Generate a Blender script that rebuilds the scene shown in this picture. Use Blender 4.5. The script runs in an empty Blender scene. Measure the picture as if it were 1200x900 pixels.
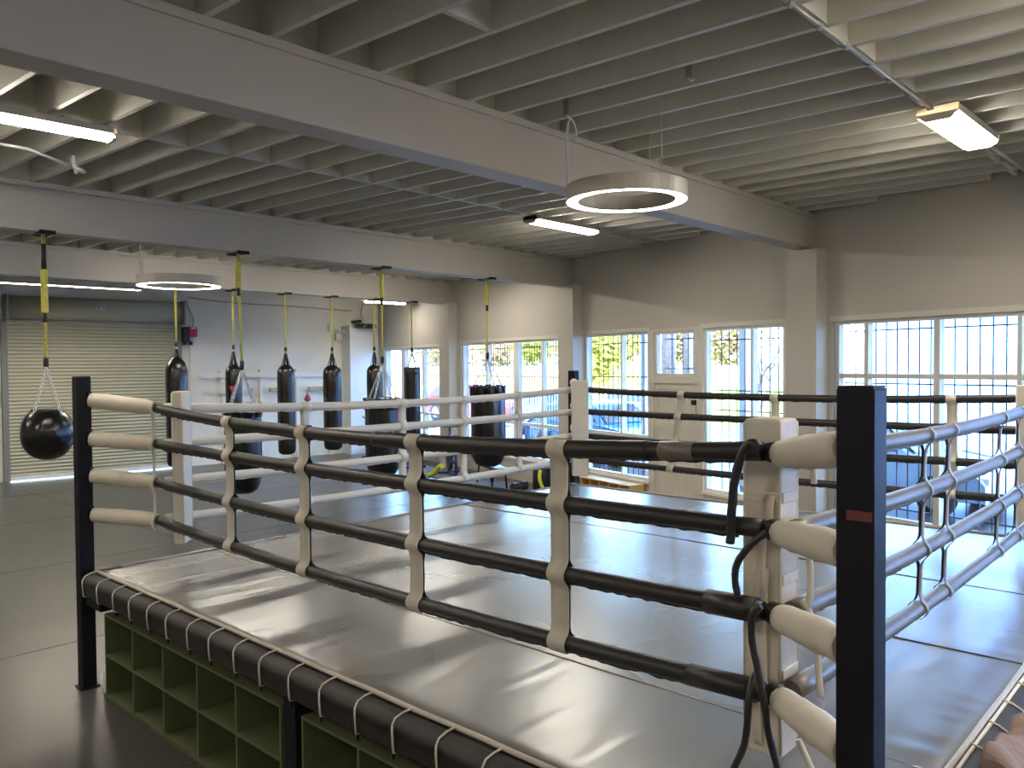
import bpy, bmesh, math, random
from math import sin, cos, pi, radians as R, sqrt, atan2
from mathutils import Vector as V, Matrix
random.seed(7)
SC = bpy.context.scene
COL = SC.collection

# ------------------------------------------------------------------ materials
M = {}
def mat(name, col, rough=.5, metal=0., spec=.5, bump=None, var=None, emit=None, trans=None, coat=0.):
    m = bpy.data.materials.new(name); m.use_nodes = True
    nt = m.node_tree; n = nt.nodes; L = nt.links
    b = n['Principled BSDF']
    c = (*col, 1)
    b.inputs['Base Color'].default_value = c
    b.inputs['Roughness'].default_value = rough
    b.inputs['Metallic'].default_value = metal
    b.inputs['Specular IOR Level'].default_value = spec
    b.inputs['Coat Weight'].default_value = coat
    tc = n.new('ShaderNodeTexCoord')
    if var:                                   # (scale, amount) mottling of the base colour
        nz = n.new('ShaderNodeTexNoise'); nz.inputs['Scale'].default_value = var[0]; nz.inputs['Detail'].default_value = 5
        L.new(tc.outputs['Object'], nz.inputs['Vector'])
        rp = n.new('ShaderNodeValToRGB'); a = var[1]
        rp.color_ramp.elements[0].position = .3; rp.color_ramp.elements[1].position = .7
        rp.color_ramp.elements[0].color = (*[x*(1-a) for x in col], 1)
        rp.color_ramp.elements[1].color = (*[min(1, x*(1+a)) for x in col], 1)
        L.new(nz.outputs['Fac'], rp.inputs['Fac']); L.new(rp.outputs['Color'], b.inputs['Base Color'])
    if bump:                                  # (scale xyz, strength, distance)
        mp = n.new('ShaderNodeMapping'); mp.inputs['Scale'].default_value = bump[0]
        if len(bump) > 3: mp.inputs['Rotation'].default_value = (0, 0, bump[3])
        L.new(tc.outputs['Object'], mp.inputs['Vector'])
        nz = n.new('ShaderNodeTexNoise'); nz.inputs['Scale'].default_value = 1; nz.inputs['Detail'].default_value = 4
        L.new(mp.outputs['Vector'], nz.inputs['Vector'])
        bp = n.new('ShaderNodeBump'); bp.inputs['Strength'].default_value = bump[1]; bp.inputs['Distance'].default_value = bump[2]
        L.new(nz.outputs['Fac'], bp.inputs['Height']); L.new(bp.outputs['Normal'], b.inputs['Normal'])
    if emit:
        b.inputs['Emission Color'].default_value = (*emit[0], 1); b.inputs['Emission Strength'].default_value = emit[1]
    M[name] = m
    return m

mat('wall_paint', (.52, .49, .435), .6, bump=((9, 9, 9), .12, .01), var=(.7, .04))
mat('concrete_paint', (.84, .83, .74), .65, bump=((6, 6, 6), .25, .012), var=(1.3, .06))
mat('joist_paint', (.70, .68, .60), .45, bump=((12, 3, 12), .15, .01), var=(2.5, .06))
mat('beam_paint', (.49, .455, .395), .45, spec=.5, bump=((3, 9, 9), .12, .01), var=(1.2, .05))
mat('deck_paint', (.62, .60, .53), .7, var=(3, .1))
mat('trim_paint', (.66, .63, .55), .45)
mat('white_trim', (.78, .79, .78), .4)
mat('rubber_floor', (.060, .057, .054), .30, spec=.5, bump=((60, 60, 60), .06, .004), var=(1.1, .16))
mat('rubber_seam', (.03, .03, .03), .8)
mat('mat_edge', (.12, .105, .10), .7)
mat('black_steel', (.008, .008, .012), .5, spec=.2, var=(6, .3))
mat('black_vinyl', (.020, .018, .017), .42, spec=.5, bump=((18, 18, 18), .3, .01))
mat('bag_vinyl', (.008, .008, .009), .24, spec=.55, bump=((7, 7, 2.5), .5, .03))
mat('cream_vinyl', (.64, .585, .485), .48, bump=((16, 16, 16), .3, .01), var=(5, .05))
mat('white_rope', (.62, .59, .50), .5, bump=((20, 20, 20), .25, .008))
mat('silver_vinyl', (.16, .147, .125), .38, metal=.15, bump=((20, 20, 20), .3, .008))
mat('strap_web', (.53, .495, .405), .6, bump=((40, 40, 14), .25, .006))
mat('silver_web', (.30, .265, .22), .35, metal=.3, bump=((20, 20, 30), .5, .008))
mat('strap_back', (.02, .02, .02), .7)
mat('lace', (.60, .57, .50), .6)
mat('apron_vinyl', (.036, .033, .031), .55, spec=.35, bump=((9, 9, 9), .35, .015), var=(4, .15))
mat('piping', (.48, .43, .36), .4)
mat('green_ply', (.090, .104, .046), .6, var=(3, .08))
mat('yellow_ply', (.72, .47, .16), .5, var=(4, .1))
mat('yellow_rope', (.68, .62, .12), .6, bump=((90, 90, 60), .6, .01), var=(70, .35))
mat('chain_steel', (.62, .61, .58), .3, metal=.9)
mat('red_plastic', (.55, .03, .05), .4)
mat('dark_plastic', (.02, .02, .022), .45)
mat('shutter', (.46, .45, .335), .5, var=(.8, .04))
mat('shutter_guide', (.20, .21, .20), .5)
mat('galv', (.42, .42, .40), .4, metal=.5)
mat('white_metal', (.72, .70, .66), .4)
mat('rack_paint', (.86, .84, .76), .5)
mat('raw_wood', (.50, .40, .27), .6)
mat('red_sign', (.15, .03, .03), .5)
mat('sign_white', (.85, .83, .80), .5)
mat('lamp_shell', (.56, .51, .44), .4)
mat('lamp_on', (.9, .9, .9), .5, emit=((1., .91, .78), 26))
mat('lamp_cool', (.9, .9, .9), .5, emit=((1., .95, .84), 20))
mat('lamp_slim', (.85, .86, .86), .3, emit=((1., .90, .73), 62))
mat('asphalt', (.27, .30, .34), .8, var=(2, .1))  # blue of the sky light mixed into the asphalt colour
mat('concrete_out', (.62, .58, .50), .8, var=(2, .1))
mat('grass_out', (.30, .38, .04), .9, var=(8, .3))
mat('tan_bank', (.55, .33, .09), .9, var=(5, .2))
mat('leaf_yellow', (.44, .40, .04), .7, var=(9, .25))
mat('leaf_tan', (.46, .31, .12), .7, var=(9, .25))
mat('bark', (.14, .12, .11), .8, var=(12, .3))
mat('white_fence', (.78, .80, .80), .6)
mat('house_sky_tint', (.42, .64, 1.0), .7)  # sky blue put into the white facade so canvas reflections turn blue
mat('post_white', (.93, .93, .92), .6)
mat('house_glass', (.42, .50, .58), .2)
mat('car_blue', (.10, .36, .90), .25, spec=.6, coat=.6)
mat('car_pale', (.42, .60, .86), .25, spec=.6, coat=.6)
mat('car_red', (.60, .03, .05), .25, spec=.6, coat=.6)
mat('car_white', (.75, .78, .80), .25, spec=.6, coat=.6)
mat('car_silver', (.45, .52, .58), .25, metal=.3, coat=.6)
mat('car_glass', (.06, .08, .09), .08, spec=.8)
mat('tyre', (.02, .02, .02), .8)
mat('head_lamp', (.8, .8, .78), .15)
mat('bar_steel', (.055, .06, .075), .5)
mat('bike_blue', (.03, .06, .16), .4)
mat('neon_yellow', (.70, .72, .05), .5)
mat('pink_cloth', (.28, .20, .175), .85, bump=((22, 22, 22), .6, .02), var=(6, .12))
mat('clear_plastic', (.70, .70, .68), .2, spec=.7, bump=((14, 14, 14), .9, .03))
mat('patch_red', (.35, .05, .06), .5)

def glass_mat():
    m = bpy.data.materials.new('window_glass'); m.use_nodes = True
    nt = m.node_tree; nt.nodes.clear()
    o = nt.nodes.new('ShaderNodeOutputMaterial'); mx = nt.nodes.new('ShaderNodeMixShader')
    t = nt.nodes.new('ShaderNodeBsdfTransparent'); g = nt.nodes.new('ShaderNodeBsdfGlossy')
    t.inputs['Color'].default_value = (.95, .97, .96, 1); g.inputs['Roughness'].default_value = .03
    mx.inputs['Fac'].default_value = .05
    nt.links.new(t.outputs[0], mx.inputs[1]); nt.links.new(g.outputs[0], mx.inputs[2]); nt.links.new(mx.outputs[0], o.inputs[0])
    M['glass'] = m
glass_mat()

def canvas_mat():
    m = mat('ring_canvas', (.205, .195, .175), .26, spec=1.0)
    nt = m.node_tree; n = nt.nodes; L = nt.links; b = n['Principled BSDF']; b.inputs['IOR'].default_value = 1.85
    tc = n.new('ShaderNodeTexCoord')
    def noise(sc, rot, det=4, sca=1):
        mp = n.new('ShaderNodeMapping'); mp.inputs['Scale'].default_value = sc; mp.inputs['Rotation'].default_value = (0, 0, rot)
        L.new(tc.outputs['Object'], mp.inputs['Vector'])
        z = n.new('ShaderNodeTexNoise'); z.inputs['Scale'].default_value = sca; z.inputs['Detail'].default_value = det
        L.new(mp.outputs['Vector'], z.inputs['Vector']); return z
    c = noise((7, 9, 1), R(25), 3)
    bp = n.new('ShaderNodeBump'); bp.inputs['Strength'].default_value = .10; bp.inputs['Distance'].default_value = .01
    L.new(c.outputs['Fac'], bp.inputs['Height']); L.new(bp.outputs['Normal'], b.inputs['Normal'])
    d = noise((.9, .9, .9), 0, 1)
    rp = n.new('ShaderNodeValToRGB'); rp.color_ramp.elements[0].position = .1; rp.color_ramp.elements[1].position = .9
    rp.color_ramp.elements[0].color = (.150, .142, .126, 1); rp.color_ramp.elements[1].color = (.178, .168, .15, 1)
    L.new(d.outputs['Fac'], rp.inputs['Fac']); L.new(rp.outputs['Color'], b.inputs['Base Color'])
    r2 = n.new('ShaderNodeMapRange'); r2.inputs['To Min'].default_value = .25; r2.inputs['To Max'].default_value = .29
    L.new(d.outputs['Fac'], r2.inputs['Value']); L.new(r2.outputs['Result'], b.inputs['Roughness'])
canvas_mat()

# ------------------------------------------------------------------ mesh builder
class MB:
    def __init__(s, f=None):
        s.v = []; s.f = []; s.sm = []; s.t = f
    def P(s, p):
        p = s.t(*p) if s.t else p
        s.v.append(tuple(p)); return len(s.v)-1
    def face(s, ids, sm=False):
        s.f.append(tuple(ids)); s.sm.append(sm)
    def hexa(s, pts):                 # 8 points: bottom ring 4, top ring 4
        i = [s.P(p) for p in pts]
        for q in ((3, 2, 1, 0), (4, 5, 6, 7), (0, 1, 5, 4), (1, 2, 6, 5), (2, 3, 7, 6), (3, 0, 4, 7)):
            s.face([i[k] for k in q])
        return s
    def box(s, a, b):
        x0, y0, z0 = a; x1, y1, z1 = b
        return s.hexa([(x0, y0, z0), (x1, y0, z0), (x1, y1, z0), (x0, y1, z0), (x0, y0, z1), (x1, y0, z1), (x1, y1, z1), (x0, y1, z1)])
    def obox(s, c, size, rz=0., rx=0., ry=0.):
        mt = Matrix.Rotation(rz, 3, 'Z') @ Matrix.Rotation(ry, 3, 'Y') @ Matrix.Rotation(rx, 3, 'X')
        h = [k/2 for k in size]; pts = []
        for z in (-h[2], h[2]):
            for x, y in ((-h[0], -h[1]), (h[0], -h[1]), (h[0], h[1]), (-h[0], h[1])):
                pts.append(V(c) + mt @ V((x, y, z)))
        return s.hexa(pts)
    def tube(s, path, r, n=8, cap=True, closed=False, jit=0.):
        path = [V(p) for p in path]; N = len(path); rings = []
        rad = r if isinstance(r, (list, tuple)) else [r]*N
        prev = None
        for k, p in enumerate(path):
            if closed: t = path[(k+1) % N]-path[k-1]
            else: t = path[min(k+1, N-1)]-path[max(k-1, 0)]
            t.normalize()
            if prev is None:
                a = V((0, 0, 1)) if abs(t.z) < .9 else V((1, 0, 0))
            else: a = prev
            u = (a - t*a.dot(t)).normalized(); w = t.cross(u); prev = u
            ring = []
            for j in range(n):
                an = 2*pi*j/n; rr = rad[k]*(1+(random.uniform(-jit, jit) if jit else 0))
                ring.append(s.P(p + (u*cos(an)+w*sin(an))*rr))
            rings.append(ring)
        for k in range(N if closed else N-1):
            A = rings[k]; B = rings[(k+1) % N]
            for j in range(n): s.face((A[j], A[(j+1) % n], B[(j+1) % n], B[j]), True)
        if cap and not closed:
            s.face(rings[0][::-1]); s.face(rings[-1])
        return s
    def lathe(s, c, prof, n=28, sx=1., sy=1.):      # prof: (r, z) bottom to top
        rings = []
        for r, z in prof:
            if r < 1e-5: rings.append([s.P((c[0], c[1], c[2]+z))])
            else: rings.append([s.P((c[0]+r*sx*cos(2*pi*j/n), c[1]+r*sy*sin(2*pi*j/n), c[2]+z)) for j in range(n)])
        for A, B in zip(rings, rings[1:]):
            for j in range(n):
                k = (j+1) % n
                if len(A) == 1: s.face((A[0], B[k], B[j]), True)
                elif len(B) == 1: s.face((A[j], A[k], B[0]), True)
                else: s.face((A[j], A[k], B[k], B[j]), True)
        if len(rings[0]) > 1: s.face(rings[0][::-1])
        if len(rings[-1]) > 1: s.face(rings[-1])
        return s
    def prism(s, prof, a, b, fn):     # closed 2D profile swept straight from fn(u,v,a) to fn(u,v,b)
        A = [s.P(fn(u, v, a)) for u, v in prof]; B = [s.P(fn(u, v, b)) for u, v in prof]
        n = len(prof)
        for j in range(n): s.face((A[j], A[(j+1) % n], B[(j+1) % n], B[j]))
        s.face(A[::-1]); s.face(B); return s
    def ribbon(s, path, side, th):    # flat band along path; side = half width vector; th = thickness vector
        side = V(side); th = V(th); rows = []
        for p in path:
            p = V(p); rows.append([s.P(p-side), s.P(p+side), s.P(p+side+th), s.P(p-side+th)])
        for A, B in zip(rows, rows[1:]):
            for j in range(4): s.face((A[j], A[(j+1) % 4], B[(j+1) % 4], B[j]), j in (0, 2))
        s.face(rows[0][::-1]); s.face(rows[-1]); return s
    def build(s, name, material, parent=None, bevel=0., seg=2, **props):
        me = bpy.data.meshes.new(name)
        off = V((0, 0, 0))
        q = parent
        while q is not None:
            off += V(q.location); q = q.parent
        me.from_pydata([tuple(V(p)-off) for p in s.v], [], s.f)
        for p, sm in zip(me.polygons, s.sm): p.use_smooth = sm
        bm = bmesh.new(); bm.from_mesh(me); bmesh.ops.recalc_face_normals(bm, faces=bm.faces); bm.to_mesh(me); bm.free()
        o = bpy.data.objects.new(name, me); COL.objects.link(o)
        o.data.materials.append(M[material] if isinstance(material, str) else material)
        if parent: o.parent = parent
        if bevel:
            md = o.modifiers.new('edge', 'BEVEL'); md.width = bevel; md.segments = seg; md.limit_method = 'ANGLE'
            md.harden_normals = False
        for k, x in props.items(): o[k] = x
        return o

def tag(o, label, cat, group=None):
    o['label'] = label; o['category'] = cat
    if group: o['group'] = group
    return o
def thing(name, label, cat, loc=(0, 0, 0), group=None):
    o = bpy.data.objects.new(name, None); COL.objects.link(o); o.location = loc; o.empty_display_size = .1
    return tag(o, label, cat, group)
def struct(o, group=None):
    o['kind'] = 'structure'
    if group: o['group'] = group
    return o
def sroot(name, loc=(0, 0, 0), group=None):
    o = bpy.data.objects.new(name, None); COL.objects.link(o); o.location = loc; o.empty_display_size = .1
    return struct(o, group)
def copy_tree(o, parent=None):
    c = o.copy(); COL.objects.link(c)
    if parent is not None: c.parent = parent
    for ch in list(o.children): copy_tree(ch, c)
    return c

# local frame of the skewed window wall: s along it, o outward from its inner face
WT = .27; wk = 1/sqrt(1+WT*WT)
WD = V((WT*wk, wk, 0)); WN = V((wk, -WT*wk, 0)); W0 = V((13.0-.27*12.3, 0, 0))
def W(s, o, z): return W0 + WD*s + WN*o + V((0, 0, z))
def wall_x(y): return 13.0+.27*(y-12.3)
# local frame of the wall with the roller shutter: t along it, o inward (towards the room)
lk = 1/sqrt(1+.125*.125)
LD = V((lk, -.125*lk, 0)); LN = V((.125*lk, lk, 0)); L0 = V((14.7, 19.0, 0))
def LW(t, o, z): return L0 + LD*t - LN*o + V((0, 0, z))

CEIL = 4.50; DECK = 4.79
# ------------------------------------------------------------------ shell
struct(MB().box((-5, -6.2, -.12), (17.5, 21.6, 0)).build('floor', 'rubber_floor'))
sm = MB()
for y in (-3.6, -1.6, .4, 2.4, 4.9, 7.9, 11.2, 14.6, 17.8): sm.box((-4.9, y-.004, 0), (min(13.2, wall_x(y)-.3), y+.004, .0015))
for x in (1.15, 5.3, 9.2): sm.box((x-.004, -5, 0), (x+.004, 18.5, .0015))
struct(sm.build('floor_seams', 'rubber_seam'))
struct(MB().box((-5.2, -6.4, DECK), (17.6, 21.8, DECK+.14)).build('ceiling', 'deck_paint'))

# window wall, with openings
OPEN = [(-5.1, -.75, .47, 3.05), (0., 4.30, .47, 3.05), (5.06, 9.76, .0, 3.07), (10.5, 14.62, .47, 3.03), (15.5, 19.25, .47, 2.98)]
w = MB(W); s0 = -7.2
for a, b, z0, z1 in OPEN:
    w.box((s0, 0, 0), (a, .22, DECK)); w.box((a, 0, z1), (b, .22, DECK))
    if z0 > .1: w.box((a, 0, 0), (b, .22, z0))
    s0 = b
w.box((s0, 0, 0), (20.1, .22, DECK))
w.box((5.06, 0, 0), (6.66, .22, .45)); w.box((7.92, 0, 0), (9.76, .22, .45))
struct(w.build('wall_right', 'wall_paint'))
# the wall that carries the roller shutter: opening t -9.3 .. -5.62
w = MB(LW)
w.box((-20.2, -.2, 0), (-9.3, 0, DECK)); w.box((-9.3, -.2, 3.58), (-5.62, 0, DECK)); w.box((-5.62, -.2, 0), (.35, 0, DECK))
w.box((-5.62, 0, 3.5), (-1.2, .05, DECK)); w.box((-9.3, 0, 4.08), (-5.62, .06, DECK))
struct(w.build('wall_left', 'concrete_paint'))
def pierced(name, f, a, b, holes, z0, z1):
    w = MB(f); q = a
    for h0, h1 in holes:
        w.box((q, 0, 0), (h0, .2, DECK)); w.box((h0, 0, 0), (h1, .2, z0)); w.box((h0, 0, z1), (h1, .2, DECK)); q = h1
    w.box((q, 0, 0), (b, .2, DECK)); struct(w.build(name, 'wall_paint'))
FH = []; BH = []
FF = lambda y, o, z: V((-5-o, y, z)); BF = lambda x, o, z: V((x, -6.2-o, z))
pierced('wall_front', FF, -6.4, 21.6, FH, .5, 3.5)
pierced('wall_back', BF, -5.2, 9.5, BH, .5, 3.5)
def plain_window(name, f, a, b, z0, z1):
    r = sroot(name, f((a+b)/2, .1, z0)); m = MB(f); e = .06
    m.box((a, .04, z0), (a+e, .14, z1)); m.box((b-e, .04, z0), (b, .14, z1)); m.box((a+e, .04, z0), (b-e, .14, z0+e)); m.box((a+e, .04, z1-e), (b-e, .14, z1))
    m.build('window_frame', 'trim_paint', r)
    for k in (1, 2): q = a+(b-a)*k/3; MB(f).box((q-.03, .04, z0+e), (q+.03, .14, z1-e)).build('mullion', 'trim_paint', r)
    MB(f).box((a+.03, .085, z0+.03), (b-.03, .091, z1-.03)).build('glass', 'glass', r)
for k, (a, b) in enumerate(FH): plain_window('window_%d' % (7+k), FF, a, b, .5, 3.5)
for k, (a, b) in enumerate(BH): plain_window('window_%d' % (9+k), BF, a, b, .5, 3.5)
# columns against the window wall, and the corner pilaster
for s, wd in ((-.62, .5), (4.377, .495), (9.764, .49), (14.775, .52)):
    c = MB(W).box((s, -.24, 0), (s+wd, .0, 4.0)).build('column', 'wall_paint'); struct(c)
struct(MB(LW).box((-1.1, 0, 0), (-.40, .5, 3.62)).build('column', 'white_trim'))
# roof beams
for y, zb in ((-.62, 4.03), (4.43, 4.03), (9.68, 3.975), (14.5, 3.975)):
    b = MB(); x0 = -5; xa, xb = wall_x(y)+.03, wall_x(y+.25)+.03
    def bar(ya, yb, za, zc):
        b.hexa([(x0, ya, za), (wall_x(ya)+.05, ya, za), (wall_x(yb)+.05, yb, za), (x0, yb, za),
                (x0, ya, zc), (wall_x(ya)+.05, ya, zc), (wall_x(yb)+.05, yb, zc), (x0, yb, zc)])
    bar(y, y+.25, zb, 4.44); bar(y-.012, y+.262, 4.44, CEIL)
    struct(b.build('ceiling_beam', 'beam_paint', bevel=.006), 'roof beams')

# joists, each with the blocking piece that stands beside it
BAYS = [(-5.9, -.62, 1.0, 3.50), (-.50, 4.55, 1.92, 3.50), (4.56, 9.80, 7.20, 3.37), (9.81, 14.6, 12.1, 3.45), (14.61, 20.2, 17.3, 3.4)]
SP = .416; TJ = -.045
for bi, (ya, yb, yk, xr) in enumerate(BAYS):
    for k in range(-20, 36):
        xb = xr + k*SP
        if xb < -4.9: continue
        f = lambda y: xb + TJ*(y-yb)
        y0, y1 = ya, yb
        ymin = (12.3 + (f(12.3)-13.0)/(.27-TJ)) + .03
        y0 = max(y0, ymin)
        if bi == 4: y1 = min(y1, 19.0-.125*(xb-14.7)-.02)
        if y1-y0 < .06: continue
        if bi == 0 and xb > 8: continue
        j = MB(); h = .021
        j.hexa([(f(y0)-h, y0, CEIL), (f(y0)+h, y0, CEIL), (f(y1)+h, y1, CEIL), (f(y1)-h, y1, CEIL),
                (f(y0)-h, y0, DECK), (f(y0)+h, y0, DECK), (f(y1)+h, y1, DECK), (f(y1)-h, y1, DECK)])
        o = struct(j.build('ceiling_joist', 'joist_paint'), 'ceiling joists')
        dy = 0
        if bi == 1:
            dy = (0, .02, 1.55, -.02, 1.5)[k % 5] if xb < 4.2 else (k % 2)*.03
        yy = yk+dy
        if y0 < yy-.1 and yy+.1 < y1:
            xx = f(yy)
            MB().box((xx+h, yy-.02, CEIL+.005), (xx+SP-h, yy+.02, DECK)).build('blocking', 'joist_paint', o)
# rim blocks over the beams close the joist ends
for y in (-.5, 4.55, 9.80, 14.6):
    struct(MB().box((-5, y-.02, CEIL), (wall_x(y)+.05, y+.02, DECK)).build('ceiling_rim_board', 'joist_paint'))

# ------------------------------------------------------------------ windows
def window(name, s0, s1, z0, z1, mulls, cross, barstep, rails, mw=.05, frame='white_trim'):
    r = sroot(name, W(s0, .1, z0))
    f = MB(W); e = .055
    f.box((s0, .03, z0), (s0+e, .13, z1)); f.box((s1-e, .03, z0), (s1, .13, z1))
    f.box((s0+e, .03, z0), (s1-e, .13, z0+e)); f.box((s0+e, .03, z1-e), (s1-e, .13, z1))
    f.build('window_frame', frame, r)
    for m in mulls:
        ww = m[1] if isinstance(m, tuple) else mw; m = m[0] if isinstance(m, tuple) else m
        MB(W).box((m-ww/2, .03, z0+e), (m+ww/2, .13, z1-e)).build('mullion', frame, r)
    for c in cross:
        MB(W).box((s0+e, .04, c-.03), (s1-e, .12, c+.03)).build('transom_bar', frame, r)
    MB(W).box((s0+.03, .078, z0+.03), (s1-.03, .084, z1-.03)).build('glass', 'glass', r)
    g = MB(W); n = int((s1-s0)/barstep)
    for k in range(1, n):
        s = s0+(s1-s0)*k/n; q = .0065
        g.box((s-q, .25, z0-.02), (s+q, .263, z1+.05))
    for z in rails: g.box((s0-.02, .247, z-.009), (s1+.02, .266, z+.009))
    g.build('security_grille', 'bar_steel', r)
    MB(W).box((s0-.02, -.03, z0-.035), (s1+.02, .05, z0)).build('window_sill', frame, r)
    t = MB(W); t.box((s0-.06, -.012, z1-.01), (s1+.06, .03, z1+.06)); t.build('window_trim', 'trim_paint', r)
    return r
window('window_1', 0.02, 4.28, .48, 3.04, (1.05, 1.98, (2.905, .075), (3.83, .055)), (2.31,), .145, (2.9, 2.21, 1.3, .62), frame='trim_paint')
window('window_2', 5.08, 6.66, .46, 3.05, (5.70,), (), .145, (2.85, 2.06, 1.75, 1.2, .7))
window('window_3', 7.93, 9.74, .46, 3.05, (8.68,), (1.22,), .135, (2.86, 2.25, 1.1, 1.55))
window('window_4', 10.52, 14.60, .48, 3.01, ((11.2, .07), (12.21, .20), (13.45, .07)), (1.22,), .098, (2.86, 2.22, 1.1))
window('window_5', 15.52, 19.22, .48, 2.96, ((16.75, .11), (18.0, .25)), (1.22,), .098, (2.82, 2.2, 1.1))
window('window_6', -5.08, -.77, .48, 3.04, (-4., -2.9, -1.8), (2.31,), .145, (2.9, 2.21, 1.3, .62), frame='trim_paint')

# street door with a light over it
d = sroot('door_1', W(7.3, .05, 0))
f = MB(W)
f.box((6.66, 0, 0), (6.80, .14, 3.07)); f.box((7.80, 0, 0), (7.93, .14, 3.07)); f.box((6.80, 0, 2.16), (7.80, .14, 2.26)); f.box((6.80, 0, 3.02), (7.80, .14, 3.07))
f.box((6.80, .02, 2.26), (6.86, .1, 3.02)); f.box((7.74, .02, 2.26), (7.80, .1, 3.02)); f.box((6.86, .02, 2.26), (7.74, .1, 2.32)); f.box((6.86, .02, 2.98), (7.74, .1, 3.02))
f.build('door_frame', 'trim_paint', d)
MB(W).box((6.85, .055, 2.31), (7.75, .061, 2.99)).build('transom_glass', 'glass', d)
lf = MB(W)
lf.box((6.80, .045, .02), (7.80, .085, 2.16))
for a, b, z0, z1 in ((6.80, 6.88, .02, 2.16), (7.72, 7.80, .02, 2.16), (6.88, 7.72, 2.06, 2.16), (6.88, 7.72, 1.40, 1.50), (6.88, 7.72, .72, .82), (6.88, 7.72, .02, .14)):
    lf.box((a, .03, z0), (b, .046, z1))
for k in range(1, 8):
    s = 6.88+.84*k/8
    for z0, z1 in ((1.50, 2.06), (.82, 1.40), (.14, .72)): lf.box((s-.042, .040, z0), (s+.042, .047, z1))
lf.build('door_leaf', 'trim_paint', d)
MB(W).box((6.82, -.03, 1.82), (6.89, .03, 1.90)).build('latch', 'dark_plastic', d)
MB(W).box((6.835, .005, 1.55), (6.855, .03, 1.80)).build('pull_handle', 'white_metal', d)
gr = MB(W)
for k in range(1, 7): s = 6.86+.88*k/7; gr.box((s-.006, .25, 2.2), (s+.006, .262, 3.07))
for z in (2.4, 2.9): gr.box((6.8, .248, z-.008), (7.8, .265, z+.008))
gr.build('security_grille', 'bar_steel', d)

# roller shutter
d = sroot('door_2', LW(-7.45, .1, 0))
cu = MB(LW); n = 44; pr = []
for k in range(n*4+1):
    z = .10+3.5*k/(n*4); pr.append((.028*sin(k*pi/2*1.0) if k % 2 else 0, z))
rows = []
for o_, z in pr: rows.append((cu.P((-9.25, .06+o_, z)), cu.P((-5.66, .06+o_, z)), cu.P((-5.66, .0+o_, z)), cu.P((-9.25, .0+o_, z))))
for A, B in zip(rows, rows[1:]):
    cu.face((A[0], A[1], B[1], B[0]), True); cu.face((A[3], A[2], B[2], B[3]), True)
cu.build('shutter_curtain', 'shutter', d)
MB(LW).box((-9.25, .03, .015), (-5.66, .085, .11)).build('bottom_bar', 'white_trim', d)
dr = MB(LW); N = 24; A = []; B = []
for j in range(N):
    an = 2*pi*j/N; A.append(dr.P((-9.26, .25+.24*cos(an), 3.83+.25*sin(an)))); B.append(dr.P((-5.62, .25+.24*cos(an), 3.83+.25*sin(an))))
for j in range(N): dr.face((A[j], A[(j+1) % N], B[(j+1) % N], B[j]), True)
dr.face(A[::-1]); dr.face(B)
dr.build('shutter_drum', 'shutter', d)
for t in (-9.30, -5.60):
    b = MB(LW); b.box((t-.03, .01, 3.52), (t+.03, .53, 4.1)); b.build('drum_bracket', 'shutter_guide', d, bevel=.02)
for t in (-9.31, -5.61):
    MB(LW).box((t-.06, .0, 0), (t+.06, .12, 3.56)).build('guide_rail', 'shutter_guide', d)
# sign on the drum: dark 45 on a white outline
def text_mesh(txt, size, ext, material, name, parent, place, outline=0.):
    cu = bpy.data.curves.new(name, 'FONT'); cu.body = txt; cu.size = size; cu.extrude = ext; cu.align_x = 'CENTER'; cu.align_y = 'CENTER'; cu.offset = outline
    tmp = bpy.data.objects.new('tmp', cu); COL.objects.link(tmp)
    dg = bpy.context.evaluated_depsgraph_get(); me = bpy.data.meshes.new_from_object(tmp.evaluated_get(dg))
    bpy.data.objects.remove(tmp)
    off = V(parent.location) if parent else V((0, 0, 0))
    for v in me.vertices: v.co = place(v.co.x, v.co.y, v.co.z) - off
    o = bpy.data.objects.new(name, me); COL.objects.link(o); me.materials.clear(); me.materials.append(M[material])
    if parent: o.parent = parent
    return o
sg = thing('number_sticker', 'small white sticker reading 45 on the roller shutter drum', 'sticker', LW(-7.46, .5, 3.87))
text_mesh('45', .17, .002, 'sign_white', 'sticker_backing', sg, lambda x, y, z: LW(-7.46+x*1.2, .492+z, 3.87+y), .012)
text_mesh('45', .17, .002, 'red_sign', 'sticker_digits', sg, lambda x, y, z: LW(-7.46+x*1.2, .497+z, 3.87+y), -.001)

# ------------------------------------------------------------------ boxing ring
XA, XB, YA, YB = 2.38, 8.30, .86, 6.60           # canvas
ZC = .92
ring = thing('boxing_ring', 'raised boxing ring with grey canvas, black white and silver ropes and black corner posts', 'boxing ring', ((XA+XB)/2, (YA+YB)/2, 0))
fr = MB()
for y in (YA+.05, (YA+YB)/2, YB-.05): fr.box((XA, y-.05, .67), (XB, y+.05, .75))
for x in (XA+.03, (XA+XB)/2, XB-.05): fr.box((x-.05 if x > 3 else x+.1, YA, .70), (x+.05 if x > 3 else x+.2, YB, .75))
for y in (3.78, ): fr.box((XA-.06, y-.06, .56), (XA+.12, y+.06, .755))
for x, y in ((XA+.0, 3.78), (XA+2.9, 3.78), (XB-.1, 3.78), (5.3, YA+.1), (5.3, YB-.1)): fr.box((x-.055, y-.055, 0), (x+.055, y+.055, .64))
fr.box((XA-.06, 6.36, .66), (XA+.1, 6.66, .745))
fr.build('steel_frame', 'black_steel', ring, bevel=.005)
MB().box((XA+.02, YA+.02, .75), (XB-.02, YB-.02, .895)).build('deck_boards', 'raw_wood', ring)
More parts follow.
